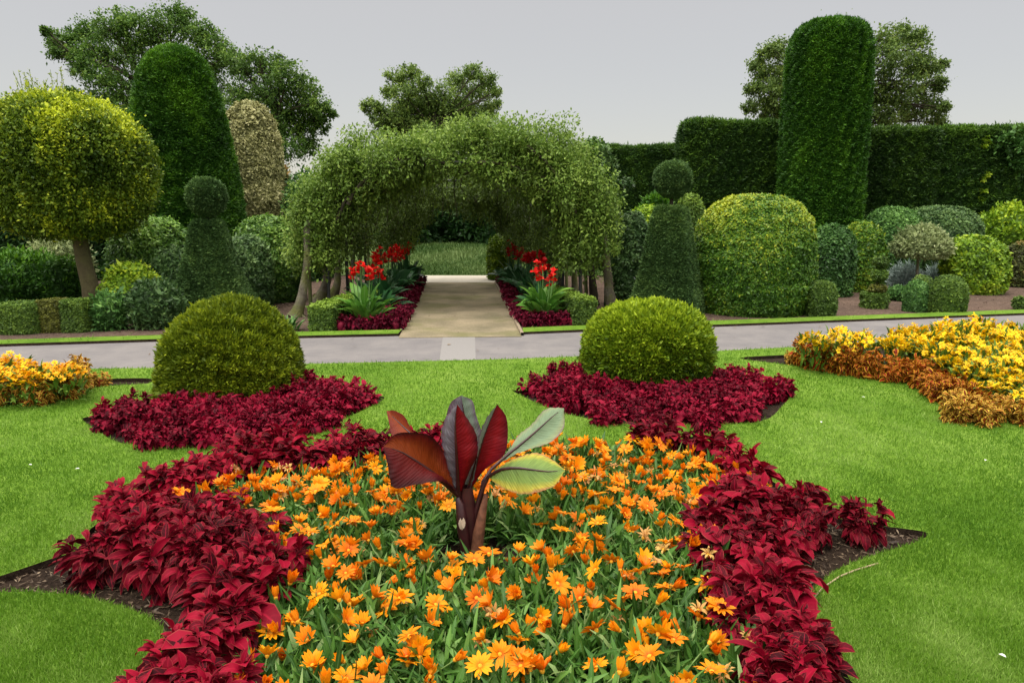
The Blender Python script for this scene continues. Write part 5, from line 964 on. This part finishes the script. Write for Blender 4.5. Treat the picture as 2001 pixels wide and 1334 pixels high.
def canna(label, base, stems, nleaf, h, seed, lm, pm, Lm=.42, Wm=.085, spread=.16, group='red cannas along the path'):
    rng = np.random.default_rng(seed); root = empty('canna_plant', (base[0], base[1], 0)); tag(root, label, 'canna', group)
    n = nleaf; az = rng.uniform(0, 6.283, n); r_ = spread * np.sqrt(rng.random(n)); P = np.c_[np.cos(az) * r_, np.sin(az) * r_, rng.uniform(.02, .36, n) * h]; L = Lm * np.exp(rng.normal(0, .18, n))
    a = Acc(); v, q, u, ix = strips(P, az + rng.normal(0, .5, n), R(66) + rng.normal(0, .25, n), R(-62) + rng.normal(0, .35, n), L, Wm * np.exp(rng.normal(0, .2, n)), 5, [.15, .7, 1, .95, .6, .02], .22, rng.normal(0, .35, n)); a.add(v, q, np.clip(.48 + rng.normal(0, .2, n), 0, 1)[ix], 0, u.reshape(-1, 4, 2)); a.build('leaves', lm, root)
    for (dx, dy, hz, nh) in stems:
        s = Acc(); v, q = tube([(dx * .3, dy * .3, 0), (dx * .7, dy * .7, hz * .5), (dx, dy, hz)], [.013, .011, .007], 7, 1, .03); s.add(v, q, .6); so_ = s.build('stem', lm, root)
        fl = Acc()
        for k in range(nh):
            C = np.array([dx, dy, hz]) + np.array([rng.normal() * .028, rng.normal() * .028, -.14 * k / max(1, nh - 1) + .03]); m = 7; az2 = rng.uniform(0, 6.283, m)
            v, q, u, ix = strips(np.repeat(C[None], m, 0), az2, rng.uniform(.1, 1.4, m), rng.uniform(-1.4, -.2, m), rng.uniform(.06, .10, m), rng.uniform(.04, .06, m), 3, [.35, .9, 1, .3], .2, rng.normal(0, .5, m)); fl.add(v, q, np.clip(.5 + rng.normal(0, .22, m), 0, 1)[ix])
        fl.build('flower_head', pm, root)
bl_ = G(712, 640); canna('big bright green canna with scarlet heads at the near left of the path', bl_, [(-.10, 0, .92, 4), (-.04, .06, .98, 3), (.12, 0, .86, 4), (-.16, -.03, .86, 3)], 46, .95, 601, CLEAF, CPET, .44, .10)
br_ = G(1062, 630); canna('big bright green canna with scarlet heads at the near right of the path', br_, [(-.10, 0, .80, 4), (-.02, .04, .94, 2), (-.02, .02, .83, 2), (.16, 0, .80, 3), (.10, .04, .70, 3)], 50, .95, 602, CLEAF, CPET, .40, .105)
rg = np.random.default_rng(610)
for k, Y in enumerate(np.linspace(12.3, 17.6, 8)):
    for sgn in (-1, 1):
        if sgn > 0 and k > 7: continue
        of_ = .64 - .05 * (Y - 12.3); x = pathL(Y) - of_ + rg.normal() * .05 if sgn < 0 else pathR(Y) + of_ + rg.normal() * .05; hh = .96 if k > 0 else .85
        st = [(rg.normal() * .09, rg.normal() * .09, hh + rg.uniform(-.12, .08), rg.integers(3, 6)) for _ in range(3)]
        canna('dark leaved canna with red heads in the row left of the path' if sgn < 0 else 'dark leaved canna with deep red heads in the row right of the path', (x, Y), st, 30, .85, 620 + 2 * k + (sgn > 0), CLEAFD, CPET if sgn < 0 else CPETD, .42, .13, .2, 'cannas in the row left of the path' if sgn < 0 else 'cannas in the row right of the path')
rg = np.random.default_rng(640); row = Acc(); CDA = []
for me in CD:
    V = np.empty(len(me.vertices) * 3); me.vertices.foreach_get('co', V); Qv = np.empty(len(me.loops), int); me.loops.foreach_get('vertex_index', Qv); tv = np.empty(len(me.polygons)); me.attributes['tone'].data.foreach_get('value', tv)
    uu_ = np.empty(len(me.loops) * 2); me.uv_layers[0].data.foreach_get('uv', uu_); CDA.append((V.reshape(-1, 3), Qv.reshape(-1, 4), tv, uu_.reshape(-1, 4, 2)))
for sgn in (-1, 1):
    for Y in np.arange(10.85 if sgn < 0 else 11.2, 18.0, .185):
        for j in range(2):
            x = pathL(Y) - .10 - .20 * j if sgn < 0 else pathR(Y) + .14 + .20 * j
            V, Qv, tv, uu_ = CDA[rg.integers(3)]; an = rg.uniform(0, 6.28); cr_, sr_ = math.cos(an), math.sin(an); V2 = V @ np.array([[cr_, sr_, 0], [-sr_, cr_, 0], [0, 0, rg.uniform(.95, 1.2)]]) + [x + rg.normal() * .02, Y + rg.normal() * .03 + .09 * j, 0]
            row.add(V2, Qv, np.clip(tv + rg.normal(0, .1), 0, 1), 0, uu_)
tag(row.build('coleus_edging', COLEUSD), 'low mass of dark red coleus edging both sides of the sandy path', 'coleus', kind='stuff')
for px, py in [(650, 645), (665, 647), (672, 640), (690, 648), (715, 648), (735, 648), (752, 646), (700, 643)]:
    q_ = G(px, py); tag(inst('coleus_plant', CD[px % 3], None, (q_[0], q_[1] + .06, 0), (0, 0, px), (1, 1, 1.15)), 'dark red coleus plant at the foot of the near left canna', 'coleus', 'coleus under the left canna')
for px, py in [(1012, 622), (1024, 628), (1082, 637), (1100, 636), (1108, 630), (1118, 636), (1092, 626), (1040, 634), (1065, 637)]:
    q_ = G(px, py); tag(inst('coleus_plant', CD[px % 3], None, (q_[0], q_[1] + .06, 0), (0, 0, px), (1, 1, 1.05)), 'dark red coleus plant at the foot of the near right canna', 'coleus', 'coleus under the right canna')

# ------------------------------------------------------------------ small things
def board(name, label, p, q_, wdt, hgt, mat):
    d = q_ - p; L_ = np.linalg.norm(d); d = d / L_; s_ = np.array([-d[1], d[0], 0]) * wdt / 2
    a = Acc(); k = 12; V = []
    for i in range(k):
        c_ = p + d * L_ * i / (k - 1); z = hgt + .004 * math.sin(i * 2.1); V += [c_ - s_ - [0, 0, .02], c_ - s_ + [0, 0, z - .004], c_ - s_ * .8 + [0, 0, z], c_ + s_ * .8 + [0, 0, z], c_ + s_ + [0, 0, z - .004], c_ + s_ - [0, 0, .02]]
    a.add(np.array(V), grid_quads(6, k)); o = a.build(name, mat); return tag(o, label, 'edging')
WOOD = plain('weathered_timber', (0.30, 0.24, 0.165), .85, .25, 12)
board('edging_board', 'weathered timber edging board along the right side of the sandy path', np.array([pathR(10.3) + .015, 10.3, 0]), np.array([pathR(18.1) + .015, 18.1, 0]), .045, .06, WOOD)
board('edging_board', 'weathered timber edging board along the left side of the sandy path', np.array([pathL(10.7) - .015, 10.7, 0]), np.array([pathL(18.1) - .015, 18.1, 0]), .035, .04, WOOD)
cp = [(1715, 1100), (1672, 1113), (1640, 1126), (1610, 1146), (1592, 1165), (1578, 1185), (1574, 1200)]
P = np.array([G(x, y, .055) for x, y in cp]); P = np.concatenate([bez(P[i], (P[i] + P[i + 1]) / 2, P[i + 1], 4)[:3] for i in range(len(P) - 1)] + [P[-1:]]); a = Acc(); v, q = tube(P, np.full(len(P), .0042), 7, 3, .06); a.add(v, q); tag(a.build('cane', plain('pale_cane', (0.33, 0.26, 0.15), .7), None, True), 'thin pale cane curving along the lawn edge at the right of the front bed', 'cane')
WHITE = plain('white_petal', (0.80, 0.80, 0.78), .6, .05); a = Acc(); v, q, u, ix = strips(np.zeros((1, 3)), np.zeros(1), np.array([.3]), np.array([-.7]), .026, .016, 3, [.4, 1, .9, .2], .3); a.add(v, q); PETAL = a.mesh('fallen_petal', [WHITE])
for k, (x, y) in enumerate([(55, 908), (1605, 825), (1690, 776), (1927, 898), (1952, 1277), (147, 916)]):
    q_ = G(x, y, .075); tag(inst('fallen_petal', PETAL, None, tuple(q_), (0, 0, k * 1.3)), 'white petal fallen on the lawn', 'petal', 'white petals on the lawn')
fb = G(553, 648); root = empty('fern', (fb[0], fb[1] + .1, 0)); tag(root, 'low pale green leafy fern at the turf edge left of the arch', 'fern'); rg = np.random.default_rng(71); n = 110
P = np.c_[rg.normal(0, .13, n), rg.normal(0, .08, n), np.full(n, .01)]; a = Acc(); v, q, u, ix = strips(P, rg.uniform(0, 6.28, n), R(55) + rg.normal(0, .3, n), R(-50), .24 * np.exp(rg.normal(0, .2, n)), .045, 4, OV[4], .2); a.add(v, q, np.clip(.6 + rg.normal(0, .2, n), 0, 1)[ix]); a.build('fronds', SHRUB, root)
# bark, straw and dead leaf scraps on the bare soil of the front bed
rg = np.random.default_rng(72); SC = leaf_mat('leaf_scraps', (0.035, 0.022, 0.014), (0.13, 0.09, 0.055), (0.34, 0.26, 0.17), tr=0)
Q = rg.uniform(FRONT.min(0), FRONT.max(0), (26000, 2)); k = inside(Q, FRONT) & (Q[:, 1] < 4.6); Q = Q[k]; n = len(Q); az = rg.uniform(0, 6.28, n)
a = Acc(); v, q = cards(np.c_[Q, rg.uniform(.008, .02, n)], np.c_[np.cos(az), np.sin(az), rg.normal(.1, .2, n)], np.c_[rg.normal(0, .4, n), rg.normal(0, .4, n), np.ones(n)], .03 * np.exp(rg.normal(0, .5, n)), .006 * np.exp(rg.normal(0, .5, n))); a.add(v, q, np.clip(rg.beta(1.3, 2.5, n), 0, 1)); tag(a.build('leaf_litter', SC), 'dry leaf scraps and straw on the dark soil of the front bed', 'leaf litter', kind='stuff')
n = 3500; Q = np.c_[rg.uniform(-9, 10, n), rg.uniform(10.5, 19, n)]; k = ~((Q[:, 0] > pathL(Q[:, 1]) - .05) & (Q[:, 0] < pathR(Q[:, 1]) + .05)); Q = Q[k]; n = len(Q); az = rg.uniform(0, 6.28, n)
k = ~(inside(Q, VL) | inside(Q, VR) | inside(Q, np.concatenate([near, far[::-1]]))); Q, az = Q[k], az[k]; n = len(Q)
a = Acc(); v, q = cards(np.c_[Q, np.full(n, .012)], np.c_[np.cos(az), np.sin(az), rg.normal(.1, .2, n)], np.c_[rg.normal(0, .4, n), rg.normal(0, .4, n), np.ones(n)], .045 * np.exp(rg.normal(0, .4, n)), .016 * np.exp(rg.normal(0, .4, n))); a.add(v, q, np.clip(rg.beta(1.6, 1.8, n), 0, 1)); tag(a.build('leaf_litter', SC), 'dead leaf scraps scattered on the bare soil of the shrub borders', 'leaf litter', kind='stuff')
n = 130; Q = np.c_[rg.uniform(-6, 5, n), rg.uniform(8.6, 17.5, n)]; rdp = np.concatenate([near, far[::-1]]); onp = (Q[:, 1] > 10.4) & (Q[:, 0] > pathL(Q[:, 1]) + .05) & (Q[:, 0] < pathR(Q[:, 1]) - .05); onr = inside(Q, rdp); Q = Q[onp | onr]; n = len(Q); az = rg.uniform(0, 6.28, n)
a = Acc(); v, q = cards(np.c_[Q, np.full(n, .024)], np.c_[np.cos(az), np.sin(az), rg.normal(.1, .1, n)], np.c_[rg.normal(0, .3, n), rg.normal(0, .3, n), np.ones(n)], .05 * np.exp(rg.normal(0, .4, n)), .02 * np.exp(rg.normal(0, .4, n))); a.add(v, q, np.clip(rg.beta(1.6, 1.8, n), 0, 1)); tag(a.build('leaf_litter', SC), 'few dead leaf scraps lying on the road and the sandy path', 'leaf litter', kind='stuff')
print('OBJECT COUNT', len(bpy.data.objects), 'gaz', len(PG))
